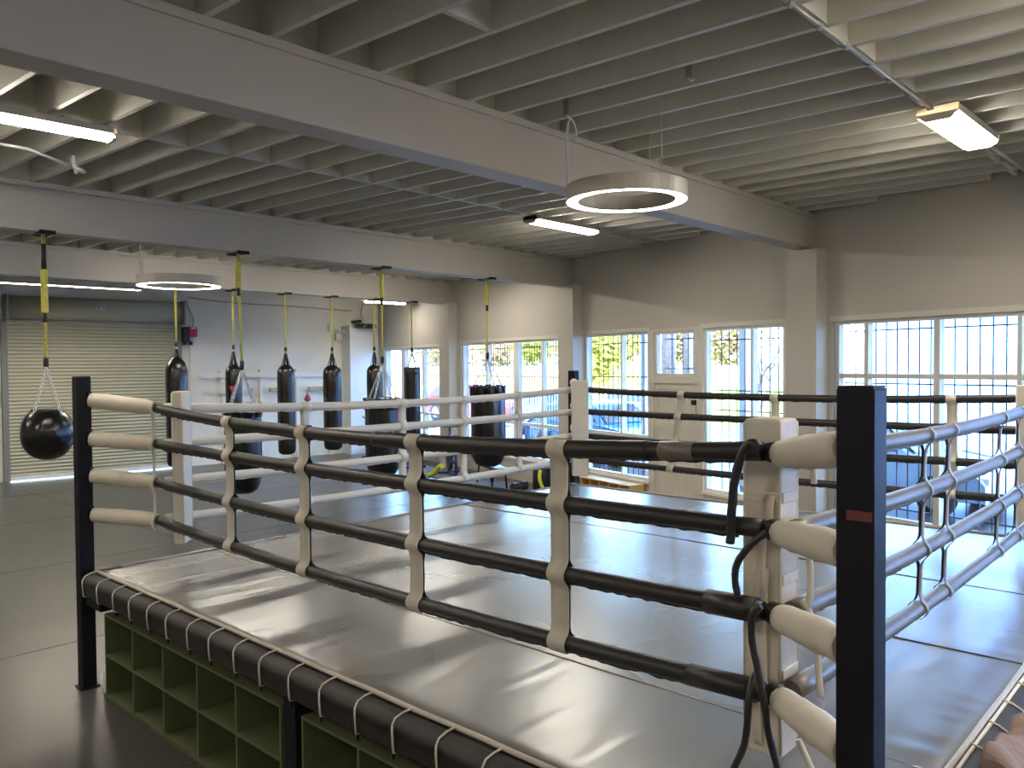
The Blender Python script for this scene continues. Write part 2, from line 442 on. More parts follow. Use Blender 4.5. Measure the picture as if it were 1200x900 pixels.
# canvas with soft waves near its edges
cv = MB(); NX, NY = 118, 287; ids = {}
rw = random.Random(5); WR = []
for k in range(46):                # long pulls running in from the front edge
    WR.append((XA+abs(rw.gauss(0, .35))+.15, rw.uniform(YA, YB), rw.uniform(.18, .5), rw.uniform(.022, .05), rw.uniform(.0007, .0024)*rw.choice((1, 1, -1)), rw.gauss(0, .10)))
for k in range(70):
    WR.append((rw.uniform(XA, XB), rw.uniform(YA, YB), rw.uniform(.12, .4), rw.uniform(.03, .07), rw.uniform(.0004, .0015)*rw.choice((1, -1)), rw.gauss(0, .5)))
for k in range(26):                # puckers along the side edge
    x0 = rw.uniform(XA+.3, XB); WR.append((x0, YA+.10, .04, .10, .0035*rw.uniform(.4, 1), 0))
HT = [[0.]*(NY+1) for _ in range(NX+1)]; dx, dy = (XB-XA)/NX, (YB-YA)/NY
for x0, y0, l, w_, am, sl in WR:
    ext = 2.5*max(w_, abs(sl)*l*2.5+w_)
    for i in range(max(0, int((x0-2.5*l-XA)/dx)), min(NX, int((x0+2.5*l-XA)/dx)+1)+1):
        ddx = XA+i*dx-x0
        for j in range(max(0, int((y0-ext-YA)/dy)), min(NY, int((y0+ext-YA)/dy)+1)+1):
            e = (YA+j*dy-y0-sl*ddx)/w_; HT[i][j] += am*math.exp(-(ddx/l)**2-e*e)
for i in range(NX+1):
    for j in range(NY+1):
        x = XA+dx*i; y = YA+dy*j; wv = HT[i][j]+.002*sin(x*2.1+1)*sin(y*1.7)
        if min(i, NX-i, j, NY-j) == 0: wv = -.008
        ids[i, j] = cv.P((x, y, ZC+wv))
for i in range(NX):
    for j in range(NY): cv.face((ids[i, j], ids[i+1, j], ids[i+1, j+1], ids[i, j+1]), True)
b = [[ids[i, 0] for i in range(NX+1)], [ids[NX, j] for j in range(NY+1)], [ids[i, NY] for i in range(NX, -1, -1)], [ids[0, j] for j in range(NY, -1, -1)]]
for e in b:
    lo = [cv.P((cv.v[k][0], cv.v[k][1], .895)) for k in e]
    for k in range(len(e)-1): cv.face((e[k], e[k+1], lo[k+1], lo[k]))
canvas = cv.build('canvas', 'ring_canvas', ring)
for x in (3.34, 4.85, 6.30):
    MB().tube([(x, YA+.02+(YB-YA-.04)*k/40, ZC-.001) for k in range(41)], .006, 5).build('canvas_seam', 'black_vinyl' if x > 4 else 'ring_canvas', canvas)
pz = ZC+.004
for P in ([(XA-.0, YA, pz), (XA-.0, YB, pz)], [(XB, YA, pz), (XB, YB, pz)], [(XA, YA, pz), (XB, YA, pz)], [(XA, YB, pz), (XB, YB, pz)]):
    A, B = V(P[0]), V(P[1])
    MB().tube([A+(B-A)*k/30+V((0, 0, .002*sin(k*1.7))) for k in range(31)], .0125, 7).build('piping', 'ring_canvas' if P[0][1] == YB and P[1][1] == YB else 'piping', canvas)
MB().tube([(XA+.05, YA-.022, pz-.01), (XB-.05, YA-.022, pz-.01)], .009, 6).build('piping', 'white_trim', canvas)
# padded apron rolls with lacing
def apron(a, b, out):              # roll from a to b along the canvas edge; out = outward unit vector
    a, b, out = V(a), V(b), V(out)
    Ln = (b-a).length; u = (b-a)/Ln; r = MB()
    n = int(Ln/.0718); rows = []; sc = (0, .55, .75, .55)
    for k in range(n+1):
        t = Ln*k/n; q = sc[k % 4]; bl = .010*q; lo = .862-.026*q
        prof = [(.0, .908), (.05, .914+bl*.5), (.085+bl*.3, .900+bl*.4), (.103+bl, .878), (.106+bl, lo), (.096, lo-.006), (.094, .76), (.085, .747), (.0, .747)]
        rows.append([r.P(a+u*t+out*d+V((0, 0, z))) for d, z in prof])
    m = len(prof)
    for A, B in zip(rows, rows[1:]):
        for j in range(m): r.face((A[j], A[(j+1) % m], B[(j+1) % m], B[j]), j in (0, 1, 2, 3, 5, 6))
    r.face(rows[0][::-1]); r.face(rows[-1])
    o = r.build('apron_roll', 'apron_vinyl', ring)
    nl = int(Ln/.287); lm = []
    for k in range(nl+1):
        t = min(Ln-.02, .02+.287*k); c = a+u*t; sl = u*(.02*(1 if k % 2 else .6))
        pts = [c+out*-.0+V((0, 0, .928)), c+out*.05-sl*.5+V((0, 0, .920)), c+out*.088-sl+V((0, 0, .903)), c+out*.107-sl+V((0, 0, .876)), c+out*.109-sl+V((0, 0, .84)), c+out*.103-sl+V((0, 0, .75)), c+out*.06-sl+V((0, 0, .738))]
        l = MB(); l.tube(pts, .0052, 6)
        l.tube([p+sl*.35+out*.001 for p in pts[3:]], .0042, 5)
        l.build('lacing', 'lace', o)
        h = MB(); q = c+out*.10-sl*2.2; h.tube([q-out*.02+V((0, 0, .75)), q-out*.02+V((0, 0, .705))], .006, 5); h.build('lacing_hook', 'black_steel', o)
    return o
apron((XA, YB-.02, 0), (XA, 1.02, 0), (-1, 0, 0))
apron((XB, YA+.1, 0), (XB, YB-.1, 0), (1, 0, 0))
apron((2.52, YA, 0), (XB, YA, 0), (0, -1, 0))
apron((XA+.14, YB, 0), (XB-.1, YB, 0), (0, 1, 0))
# posts
PO = {'a': (2.345, 6.715), 'b': (2.352, .823), 'c': (8.50, 6.72), 'd': (8.50, .80)}
for k, (x, y) in PO.items():
    p = MB(); h = .0525
    p.box((x-h, y-h, .0), (x+h, y+h, 2.425 if k in 'ab' else 2.40))
    o = p.build('corner_post', 'black_steel', ring, bevel=.006)
    MB().box((x-.07, y-.07, 0), (x+.07, y+.07, .012)).build('base_plate', 'black_steel', o)
    MB().box((x-.049, y-.049, 2.40 if k in 'cd' else 2.425), (x+.049, y+.049, (2.40 if k in 'cd' else 2.425)+.006)).build('post_cap', 'black_steel', o)
MB().box((2.2985, .775, 2.055), (2.2994, .845, 2.083)).build('scuff_mark', 'red_sign', ring)
# ropes
RX0, RX1, RY0, RY1 = 2.74, 8.05, 1.25, 6.30
RZ = (2.18, 1.90, 1.60, 1.305)
SAG = (.085, .02, .035, .05)
def rope(A, B, z, sag, r, material, jitter=.0):
    A, B = V((*A, z)), V((*B, z)); n = 46; m = MB(); pts = []
    for k in range(n+1):
        t = k/n; p = A.lerp(B, t); p.z -= sag*4*t*(1-t); pts.append(p)
    rad = [r*(1+random.uniform(-.035, .035)) for _ in pts]
    m.tube(pts, rad, 12)
    o = m.build('ring_rope', material, ring)
    # puckered lacing line along the underside
    l = MB(); pp = []
    N = 170
    for k in range(N+1):
        t = .02+.96*k/N; p = A.lerp(B, t); p.z -= sag*4*t*(1-t)+r*(.96+.10*random.random()); pp.append(p)
    l.tube(pp, [.008*(.5+random.random()) for _ in pp], 5); l.build('sleeve_lacing', material, o)
    return o, pts
FR = []
for z, sg_ in zip(RZ, SAG):
    o, _ = rope((RX0, RY1), (RX0, RY0+.05), z, sg_, .0365, 'black_vinyl'); FR.append(o)
    rope((RX0+.05, RY1), (RX1-.05, RY1), z, sg_*.75, .036, 'white_rope')
    rope((RX1, RY1-.05), (RX1, RY0+.05), z, sg_*.6, .034, 'black_vinyl')
    rope((RX0+.12, RY0), (RX1-.05, RY0), z-.02, .05, .0385, 'silver_vinyl')
# greyer taped length on the top black rope
def ropept(A, B, z, sag, t): p = V((*A, z)).lerp(V((*B, z)), t); p.z -= sag*4*t*(1-t); return p
A_, B_ = (RX0, RY1), (RX0, RY0+.05)
MB().tube([ropept(A_, B_, RZ[0], SAG[0], t) for t in (.915, .93, .945)], .039, 12).build('rope_tape', 'silver_vinyl', FR[0])
MB().tube([ropept(A_, B_, RZ[0], SAG[0], t) for t in (.55+.006*k for k in range(60))], .041, 12, jit=.02).build('rope_sleeve', 'black_vinyl', FR[0])
MB().tube([ropept(A_, B_, RZ[2], SAG[2], t) for t in (.955, .975, .995)], .047, 12).build('rope_sleeve', 'black_vinyl', FR[2])
MB().tube([ropept(A_, B_, RZ[3], SAG[3], t) for t in (.94, .965, .995)], .044, 12).build('rope_sleeve', 'black_vinyl', FR[3])
# turnbuckle covers between posts and ropes
for k, (px, py) in PO.items():
    cx = {'a': (RX0, RY1), 'b': (RX0-.01, RY0-.02), 'c': (RX1, RY1), 'd': (RX1, RY0)}[k]
    for zi, (z, zp) in enumerate(zip(RZ, (2.255, 1.95, 1.665, 1.357))):
        a = V((px, py, zp)); b = V((*cx, z if k != 'b' else z-.005)); dv = (b-a).normalized()
        a = a+dv*.07
        N = 12; pts = [a.lerp(b-dv*.01, q/N) for q in range(N+1)]
        rad = [(.050+.011*sin(pi*(.15+.8*q/N)))*(1+random.uniform(-.05, .05)) for q in range(N+1)]
        if k in 'b': rad = [q*.93 for q in rad]
        c = MB().tube(pts, rad, 14).build('turnbuckle_cover', 'cream_vinyl', ring)
        s2 = MB(); s2.tube([a-dv*.06, a+dv*.02], .022, 8); s2.tube([b-dv*.02, b+dv*.05], .026, 8); s2.build('turnbuckle', 'black_steel', c)
        # flange plates on the post
        f = MB(); f.obox(V((px, py, zp))+dv*.058, (.02, .05, .13), atan2(dv.y, dv.x)); f.build('anchor_plate', 'black_steel', c)
# spacer straps woven round the ropes
def straps(fn, out, along, tz, w, material, back, r, bot=.045, lean=0.):
    # fn(z_index) -> rope centre at this strap; out = outward unit; along = rope direction
    cs = [fn(i) for i in range(4)]; out, along = V(out), V(along)
    ztop = cs[0].z+r+.006; zb = cs[3].z-r-.006
    base = V((cs[0].x, cs[0].y, 0))
    def path(sgn):
        pts = []; N = 54
        for k in range(N+1):
            z = ztop+(zb-ztop)*k/N; o = .004; sh = 0
            for i, c in enumerate(cs):
                d = abs(z-c.z); rr = r+.005; ow = max(0., 1-(d/(rr*2.3))**2)
                o = max(o, (sqrt(max(0, rr*rr-d*d)) if d < rr else 0), rr*.5*ow*ow)
                sh += .003*math.exp(-(d/.07)**2)
            pts.append(base+out*(sgn*o)+along*(sh*(1 if sgn > 0 else -1)-.01+lean*(ztop-z))+V((0, 0, z)))
        return pts
    s = MB().ribbon(path(1), along*w/2, out*.004).build('spacer_strap', material, ring)
    MB().ribbon(path(-1), along*w/2, out*-.004).build('strap_back', back, s)
    return s
def on_front(y):
    t = (RY1-y)/(RY1-RY0-.05); return lambda i: ropept(A_, B_, RZ[i], SAG[i], t)
for y in (5.14, 4.235, 3.20, 2.235):
    straps(on_front(y), (-1, 0, 0), (0, -1, 0), 0, .098, 'strap_web', 'strap_back', .037)
def on_far(x): return lambda i: V((x, RY1, RZ[i]-SAG[i]*.75*4*((x-RX0)/(RX1-RX0))*(1-(x-RX0)/(RX1-RX0))))
for x in (4.09, 5.21, 6.06, 6.955): straps(on_far(x), (0, -1, 0), (1, 0, 0), 0, .085, 'white_rope', 'white_rope', .036)
def on_back(y): return lambda i: V((RX1, y, RZ[i]-SAG[i]*.6*4*((RY1-y)/(RY1-RY0))*(1-(RY1-y)/(RY1-RY0))))
for y, ln in ((4.80, .17), (3.70, 0), (2.03, 0)): straps(on_back(y), (-1, 0, 0), (0, 1, 0), 0, .085, 'strap_web', 'strap_web', .034, lean=ln)
def on_side(x): return lambda i: V((x, RY0, RZ[i]-.02-.05*4*((x-RX0)/(RX1-RX0))*(1-(x-RX0)/(RX1-RX0))))
for x in (4.50, 4.94, 6.15, 6.72): straps(on_side(x), (0, -1, 0), (1, 0, 0), 0, .042, 'silver_web', 'strap_back', .039, lean=-.12)
# thin tie band down the corner by the first pad
tb = MB(); pts = []
for k in range(40):
    z = 2.22-1.0*k/39; o = .0
    for zz in RZ: o = max(o, .045*math.exp(-((z-zz)/.05)**2))
    pts.append((RX0-.045-o*.6, RY1-.05-o*.2, z))
tb.tube(pts, .011, 6).build('tie_band', 'white_rope', ring)

# corner pads (hang on the ropes)
def pad(label, c, rz, w, t, z0, z1, seams=True):
    p = thing('corner_pad', label, 'ring pad', (c[0], c[1], z0), 'ring corner pads')
    MB().obox((c[0], c[1], (z0+z1)/2), (w, t, z1-z0), rz).build('cushion', 'cream_vinyl', p, bevel=.014, seg=3)
    u = V((cos(rz), sin(rz), 0)); v = V((-sin(rz), cos(rz), 0)); C = V((*c, 0))
    for sx in (-1, 1):
        for sy in (-1, 1):
            q = C+u*(sx*(w/2-.004))+v*(sy*(t/2-.004))
            MB().tube([q+V((0, 0, z0+.02)), q+V((0, 0, z1-.015))], .006, 6).build('seam_piping', 'cream_vinyl', p)
    return p, C, u, v
p1, *_ = pad('white corner pad beside the end of the front black ropes, nearest the roller shutter', (2.876, 6.164), R(45), .19, .085, 1.13, 2.31)
p3, *_ = pad('white corner pad in the far corner of the ring, in front of the windows', (7.90, 6.15), R(-45), .20, .09, 1.11, 2.29)
p4, *_ = pad('white corner pad where the silver ropes end, out by the tall window', (7.90, 1.40), R(45), .20, .09, 1.11, 2.29)
p2, C, u, v = pad('cream corner pad hung with black tie cords, closest to the camera', (2.96, 1.375), 0, .155, .15, 1.0, 2.285)
X0p = 2.96-.0775; Y0p = 1.375-.075
for y, za, zb in ((1.335, 2.0, 1.86), (1.365, 1.88, 1.52), (1.36, 1.72, 1.20), (1.385, 1.33, 1.04)):
    m = MB(); n = 12; pts = []
    for k in range(n+1): z = za+(zb-za)*k/n; pts.append((X0p-.006-.022*sin(pi*k/n), y, z))
    m.ribbon(pts, (0, .017, 0), (-.005, 0, 0)).build('hanging_strap', 'cream_vinyl', p2)
for z in (1.68, 1.32, 1.99):
    m = MB(); m.box((X0p-.006, Y0p+.01, z-.02), (X0p, Y0p+.14, z+.02)); m.box((X0p+.01, Y0p-.006, z-.02), (X0p+.145, Y0p, z+.02)); m.build('stitched_band', 'cream_vinyl', p2, bevel=.003)
m = MB(); m.box((X0p-.004, 1.355, 2.17), (X0p, 1.405, 2.235)); m.build('stitched_patch', 'cream_vinyl', p2)
# tie cords
def smooth(pts, k=6):
    P = [V(p) for p in pts]; out = []
    for i in range(len(P)-1):
        a, b, c, d = P[max(i-1, 0)], P[i], P[i+1], P[min(i+2, len(P)-1)]
        for j in range(k):
            t = j/k; out.append(.5*((2*b)+(c-a)*t+(2*a-5*b+4*c-d)*t*t+(3*b-a-3*c+d)*t**3))
    out.append(P[-1]); return out
def cord(label, pts, r, material, grp, jit=.10):
    o = MB().tube(smooth(pts), r, 8, jit=jit).build('tie_cord', material)
    return tag(o, label, 'cord', grp)
cx = 2.668
cord('black tie cord looped over the top black rope at the near corner pad', [(cx-.012, 1.278, 2.20), (cx-.006, 1.305, 2.216), (cx, 1.345, 2.178), (cx, 1.375, 2.075), (cx, 1.388, 1.95), (cx, 1.393, 1.845)], .0165, 'black_vinyl', 'black tie cords')
cord('black tie cord from the second rope down to the third at the near corner pad', [(cx+.01, 1.262, 1.90), (cx, 1.31, 1.855), (cx, 1.362, 1.785), (cx, 1.375, 1.72), (cx, 1.362, 1.65)], .0135, 'black_vinyl', 'black tie cords')
cord('long black tie cord hanging from the third rope past the lowest one', [(cx, 1.275, 1.64), (cx-.005, 1.305, 1.605), (cx-.005, 1.308, 1.52), (cx-.01, 1.283, 1.415), (cx-.015, 1.256, 1.30), (cx-.015, 1.243, 1.21), (cx-.015, 1.205, 1.08)], .0135, 'black_vinyl', 'black tie cords')
cord('black tie cord hanging from the lowest rope of the near corner', [(2.735, 1.322, 1.372), (2.69, 1.32, 1.352), (cx-.004, 1.32, 1.295), (cx-.01, 1.325, 1.19), (cx-.01, 1.34, 1.115), (cx-.01, 1.388, 1.0)], .0135, 'black_vinyl', 'black tie cords')
for i, (z) in enumerate(RZ):
    o = MB().obox((2.752, 1.262, z-.002), (.06, .07, .075)).build('rope_knot', 'black_vinyl', ring, bevel=.02, seg=3)
cord('short cream tie cord under the top turnbuckle cover', [(2.87, 1.185, 2.15), (2.87, 1.172, 2.10), (2.87, 1.17, 2.06)], .012, 'white_rope', 'cream tie cords', .05)
cord('cream tie cord beside the pad below the second turnbuckle cover', [(2.875, 1.192, 1.82), (2.875, 1.185, 1.74), (2.875, 1.185, 1.66), (2.875, 1.19, 1.61)], .012, 'white_rope', 'cream tie cords', .05)
cord('long curved cream tie cord hanging by the third turnbuckle cover', [(2.87, 1.215, 1.63), (2.87, 1.18, 1.58), (2.87, 1.16, 1.49), (2.87, 1.153, 1.39), (2.87, 1.143, 1.29)], .012, 'white_rope', 'cream tie cords', .05)
cord('cream tie cord below the lowest turnbuckle cover', [(2.87, 1.228, 1.11), (2.87, 1.195, 1.05), (2.87, 1.17, 1.0)], .012, 'white_rope', 'cream tie cords', .05)

# ------------------------------------------------------------------ cubby shelves under the ring
def cubby(label, y0, y1, n, grp='green cubby shelves'):
    c = thing('cubby_shelf', label, 'shelf', (2.5, (y0+y1)/2, 0), grp)
    x0, x1 = 2.335, 2.69; z0, z1 = .0, .655; t = .018
    MB().box((x0, y0, z1-t), (x1, y1, z1)).build('top_panel', 'green_ply', c)
    MB().box((x0, y0, .03), (x1, y1, .03+t)).build('bottom_panel', 'green_ply', c)
    MB().box((x0+.01, y0+.02, 0), (x0+.03, y1-.02, .03)).build('kick_board', 'green_ply', c)
    MB().box((x0+.002, y0+t, .335), (x1, y1-t, .335+t)).build('middle_shelf', 'green_ply', c)
    MB().box((x1-.008, y0+t, .05), (x1, y1-t, z1-t)).build('back_panel', 'green_ply', c)
    for k in range(n+1):
        y = y0+t/2+(y1-y0-t)*k/n
        if k in (0, n): MB().box((x0, y-t/2, .0), (x1, y+t/2, z1-t)).build('side_panel', 'green_ply', c)
        else:
            MB().box((x0+.002, y-t/2, .05), (x1-.008, y+t/2, .335)).build('divider', 'green_ply', c)
            MB().box((x0+.002, y-t/2, .353), (x1-.008, y+t/2, z1-t)).build('divider', 'green_ply', c)
    return c
cubby('olive green cubby shelf under the ring, with a clear plastic bag in one top hole', 3.885, 6.325, 5)
cubby('olive green cubby shelf under the ring, past the black middle leg', 1.26, 3.685, 5)
# clear bag with a dark strap in the first hole
b = MB(); c0 = V((2.46, 5.93, .353)); prof = []
for k in range(9):
    z = .20*k/8; prof.append((max(0, .05*sin(pi*(.25+.75*k/8))*(1+.3*random.random())), z))
b.lathe(c0, [(0, .004)]+prof[1:-1]+[(0.01, .20)], 12)
for k in range(6): b.obox(c0+V((random.uniform(-.05, .03), random.uniform(-.05, .05), .045+random.uniform(0, .06))), (.04, .03, .045), random.random()*3, random.random()*.6)
pb = b.build('plastic_bag', 'clear_plastic'); tag(pb, 'crumpled clear plastic bag in the first top hole of the green shelf', 'bag')
MB().tube(smooth([(2.40, 5.98, .37), (2.385, 5.93, .375), (2.39, 5.88, .372)]), .016, 8).build('strap', 'dark_plastic', pb)
w_ = MB().lathe((2.42, 6.46, 0), [(0, .001), (.045, .003), (.055, .05), (.05, .12), (.052, .2), (.03, .235), (.02, .25), (.02, .265), (0, .27)], 16).build('water_jug', 'sign_white')
tag(w_, 'white plastic jug on the floor behind the ring post', 'jug')

# cloth left on the apron by the near edge
cl = MB(); n = 14; idd = {}
for i in range(n+1):
    for j in range(n+1):
        u_ = i/n; v_ = j/n
        x = 3.40+.55*u_; y = .752-.20*v_
        z = .958+.035*sin(u_*6+v_*3)+.03*sin(v_*5+1)+.02*sin(u_*13)-.15*max(0, v_-.6)
        idd[i, j] = (cl.P((x, y, z)), cl.P((x, y-.004, z-.03)))
for i in range(n):
    for j in range(n):
        cl.face([idd[a][0] for a in ((i, j), (i+1, j), (i+1, j+1), (i, j+1))], True)
        cl.face([idd[a][1] for a in ((i, j+1), (i+1, j+1), (i+1, j), (i, j))], True)
for i in range(n):
    for j in (0, n): cl.face((idd[i, j][0], idd[i+1, j][0], idd[i+1, j][1], idd[i, j][1])); cl.face((idd[j, i][0], idd[j, i+1][0], idd[j, i+1][1], idd[j, i][1]))
tag(cl.build('towel', 'pink_cloth'), 'crumpled pinkish brown towel lying on the ring edge', 'towel')

# ------------------------------------------------------------------ punching bags
def hanger(p, x, y, ztop, zend, wrap, lx=0.):
    MB().box((x-.075, y-.125, ztop-.012), (x+.075, y+.125, ztop-.0)).build('beam_clamp', 'black_steel', p)
    MB().box((x-.08, y-.15, ztop-.02), (x+.08, y-.128, ztop+.018)).build('clamp_jaw', 'black_steel', p); MB().box((x-.08, y+.128, ztop-.02), (x+.08, y+.15, ztop+.018)).build('clamp_jaw', 'black_steel', p)
    h = MB()
    for d in (-.012, .012): h.tube([(x+d, y, ztop-.01), (x+lx+d*.4, y, zend)], .0115, 6)
    rp = h.build('hanging_rope', 'yellow_rope', p)
    if wrap:
        m = MB(); z1, z0 = wrap; N = int((z1-z0)/.02)
        m.tube([(x, y, z1-(z1-z0)*k/N) for k in range(N+1)], [.034+(.006 if k % 2 else 0) for k in range(N+1)], 10)
        m.build('rope_wrap', 'yellow_rope', rp)
        MB().tube([(x, y, z0), (x, y, z0-.10)], .024, 8).build('tape_wrap', 'dark_plastic', rp)
    m = MB(); m.tube([(x+lx, y, zend+.05), (x+lx, y, zend-.05)], .028, 8); m.build('carabiner', 'dark_plastic', p)
def banana(label, x, y, apex, sh, bot, r, grp, strapn=2, cone=.10, logo=False):
    p = thing('punching_bag', label, 'punching bag', (x, y, bot), grp)
    hanger(p, x, y, 3.975, apex+.06, None)
    H = sh-bot; prof = [(0, 0), (r*.55, .005), (r*.86, .035), (r*.98, .09)]
    for k in range(1, 8): prof.append((r*(1+.015*sin(k*2.1)), .09+(H-.16)*k/8))
    prof += [(r*.99, H-.07), (r*.93, H-.02), (r*.80, H+cone*.3), (r*.55, H+cone*.65), (r*.25, H+cone*.92), (0.0, H+cone)]
    MB().lathe((x, y, bot), prof, 26).build('bag_body', 'bag_vinyl', p)
    for k in range(strapn):
        a = pi*k/strapn+.6; d = V((cos(a), sin(a), 0))
        m = MB(); top = V((x, y, apex))
        m.ribbon([V((x, y, sh+.02))+d*r*.6, V((x, y, sh+(apex-sh)*.5))+d*r*.32, top+d*.012, top-d*.012, V((x, y, sh+(apex-sh)*.5))-d*r*.32, V((x, y, sh+.02))-d*r*.6], V((-d.y, d.x, 0))*.022, d*.004)
        m.build('hanging_strap', 'black_vinyl', p)
    MB().tube([(x, y, apex-.02), (x, y, apex+.03)], .03, 8).build('swivel', 'chain_steel', p)
    if logo:
        q = MB(); c = V((x, y, sh-.42)); to = V((-x, -y, 0)).normalized(); sd = V((-to.y, to.x, 0))
        pts = [c+to*(r+.004)+sd*.09+V((0, 0, .1)), c+to*(r+.004)-sd*.09+V((0, 0, .1)), c+to*(r+.004)+V((0, 0, -.13))]
        i0 = [q.P(a) for a in pts]+[q.P(a-to*.02) for a in pts]
        q.face(i0[:3]); q.face(i0[3:][::-1])
        for a, b in ((0, 1), (1, 2), (2, 0)): q.face((i0[a], i0[b], i0[b+3], i0[a+3]))
        q.build('logo_patch', 'patch_red', p)
    return p
Y3 = 14.625
g = 'long bags under the far beam'
banana('black cone-topped heavy bag hung in front of the roller shutter edge', 6.75, Y3, 2.84, 2.50, .65, .195, g, cone=.2)
banana('long black bag with a red triangle patch, behind the hanging chains', 7.88, Y3, 2.80, 2.44, .70, .155, g, logo=True)
banana('long black bag in front of the white wall rack, beside the small red speed bag', 9.03, Y3, 2.77, 2.43, .68, .178, g)
banana('long black bag hung beside the white corner pillar', 10.16, Y3, 2.78, 2.42, .68, .20, g)
banana('long black bag half hidden by the chained bag near the corner window', 11.29, Y3, 2.80, 2.42, .70, .18, g)
# flat topped long bag
def drum_bag(label, x, y, apex, top, bot, r, grp, chain=True, wrap=(3.88, 3.52), taper=.85, mat_='bag_vinyl', strapmat='chain_steel', lx=0.):
    p = thing('punching_bag', label, 'punching bag', (x+lx, y, bot), grp)
    hanger(p, x, y, 3.975, apex+.05, wrap, lx); x = x+lx
    H = top-bot
    prof = [(0, 0), (r*.45, .01), (r*.72, .05), (r*.88, .13), (r*.97, .24), (r, .36), (r, H*.6), (r*.99, H-.12), (r*.985, H-.01), (r*.95, H), (0.001, H)]
    MB().lathe((x, y, bot), prof, 30).build('bag_body', mat_, p)
    MB().lathe((x, y, top-.14), [(r*1.008, 0), (r*1.012, .02), (r*1.012, .10), (r*1.0, .135)], 30).build('top_band', 'black_vinyl', p)
    for k in range(4):
        a = pi/2*k+.35; A = V((x+r*.88*cos(a), y+r*.88*sin(a), top)); B = V((x, y, apex))
        if chain:
            c = MB(); n = max(6, int((B-A).length/.05)); dv = (B-A)/n; nd = dv.normalized(); sd = nd.cross(V((0, 0, 1))).normalized(); ud = nd.cross(sd)
            for q in range(n):
                m = A+dv*(q+.5); e = sd if q % 2 else ud; L_ = dv.length*.62; w_ = .016
                c.tube([m+nd*(L_*cos(t))+e*(w_*sin(t)) for t in (2*pi*z/8 for z in range(8))], .0055, 5, closed=True)
            c.build('chain', 'chain_steel', p)
        else:
            m = MB(); d = (B-A).normalized(); sd = V((-sin(a), cos(a), 0))
            m.ribbon([A-V((0, 0, .08)), A, A.lerp(B, .5), B], sd*.018, V((cos(a), sin(a), 0))*.004).build('hanging_strap', 'white_metal', p)
        t = MB(); t.obox(A+V((0, 0, -.05)), (.02, .05, .12), a); t.build('strap_tab', 'black_vinyl', p)
    if chain:
        for k in range(10):
            a = 2*pi*k/10+.1; u_ = V((cos(a), sin(a), 0)); v_ = V((-sin(a), cos(a), 0)); t = MB()
            t.ribbon([V((x, y, top-.17))+u_*(r+.004), V((x, y, top-.05))+u_*(r+.010), V((x, y, top+.012))+u_*(r+.022)], v_*r*.20, u_*.005); t.build('lacing_tab', 'bag_vinyl', p)
    MB().tube([(x, y, apex-.03), (x, y, apex+.05)], .022, 8).build('swivel', 'dark_plastic', p)
    return p
drum_bag('narrow flat-topped black bag hung in front of the corner window', 12.39, Y3, 2.80, 2.44, .68, .195, g, chain=False, wrap=None)
Y2 = 9.805; g2 = 'chained bags under the middle beam'
drum_bag('thick black bag on chains standing nearest the long front ropes', 5.37, Y2, 2.47, 2.0, .82, .24, g2, lx=.03)
drum_bag('thick black bag on chains between the corner pillar and the narrow bag', 7.72, Y2, 2.53, 1.99, .80, .275, g2)
drum_bag('thick black bag on chains in front of the wide barred window', 10.01, Y2, 2.60, 2.13, .72, .30, g2)
# ball bag
x, y = 3.065, Y2
p = thing('ball_bag', 'round black wrecking-ball bag on chains in front of the roller shutter', 'punching bag', (x, y, 1.48))
hanger(p, x, y, 3.975, 2.56, (3.58, 3.10))
MB().tube([(x, y, 3.86), (x, y, 3.58)], .028, 8).build('spring_sleeve', 'dark_plastic', p)
prof = []
for k in range(17):
    a = -pi/2+pi*k/16; prof.append((max(.0, .268*cos(a)**.85 if cos(a) > 0 else 0), .30+.295*sin(a)))
prof = [(r_, min(z, .555)) for r_, z in prof]
MB().lathe((x, y, 1.48), prof, 32).build('bag_body', 'bag_vinyl', p)
MB().lathe((x, y, 2.0), [(.155, 0), (.165, .02), (.16, .045), (.14, .05)], 24).build('laced_collar', 'black_vinyl', p)
for k in range(4):
    a = pi/2*k+.5; A = V((x+.19*cos(a), y+.19*sin(a), 1.98)); B = V((x, y, 2.5))
    c = MB(); n = 12; dv = (B-A)/n; nd = dv.normalized(); sd = nd.cross(V((0, 0, 1))).normalized(); ud = nd.cross(sd)
    for q in range(n):
        m = A+dv*(q+.5); e = sd if q % 2 else ud
        c.tube([m+nd*(dv.length*.62*cos(t))+e*(.016*sin(t)) for t in (2*pi*z/8 for z in range(8))], .0055, 5, closed=True)
    c.build('chain', 'chain_steel', p)

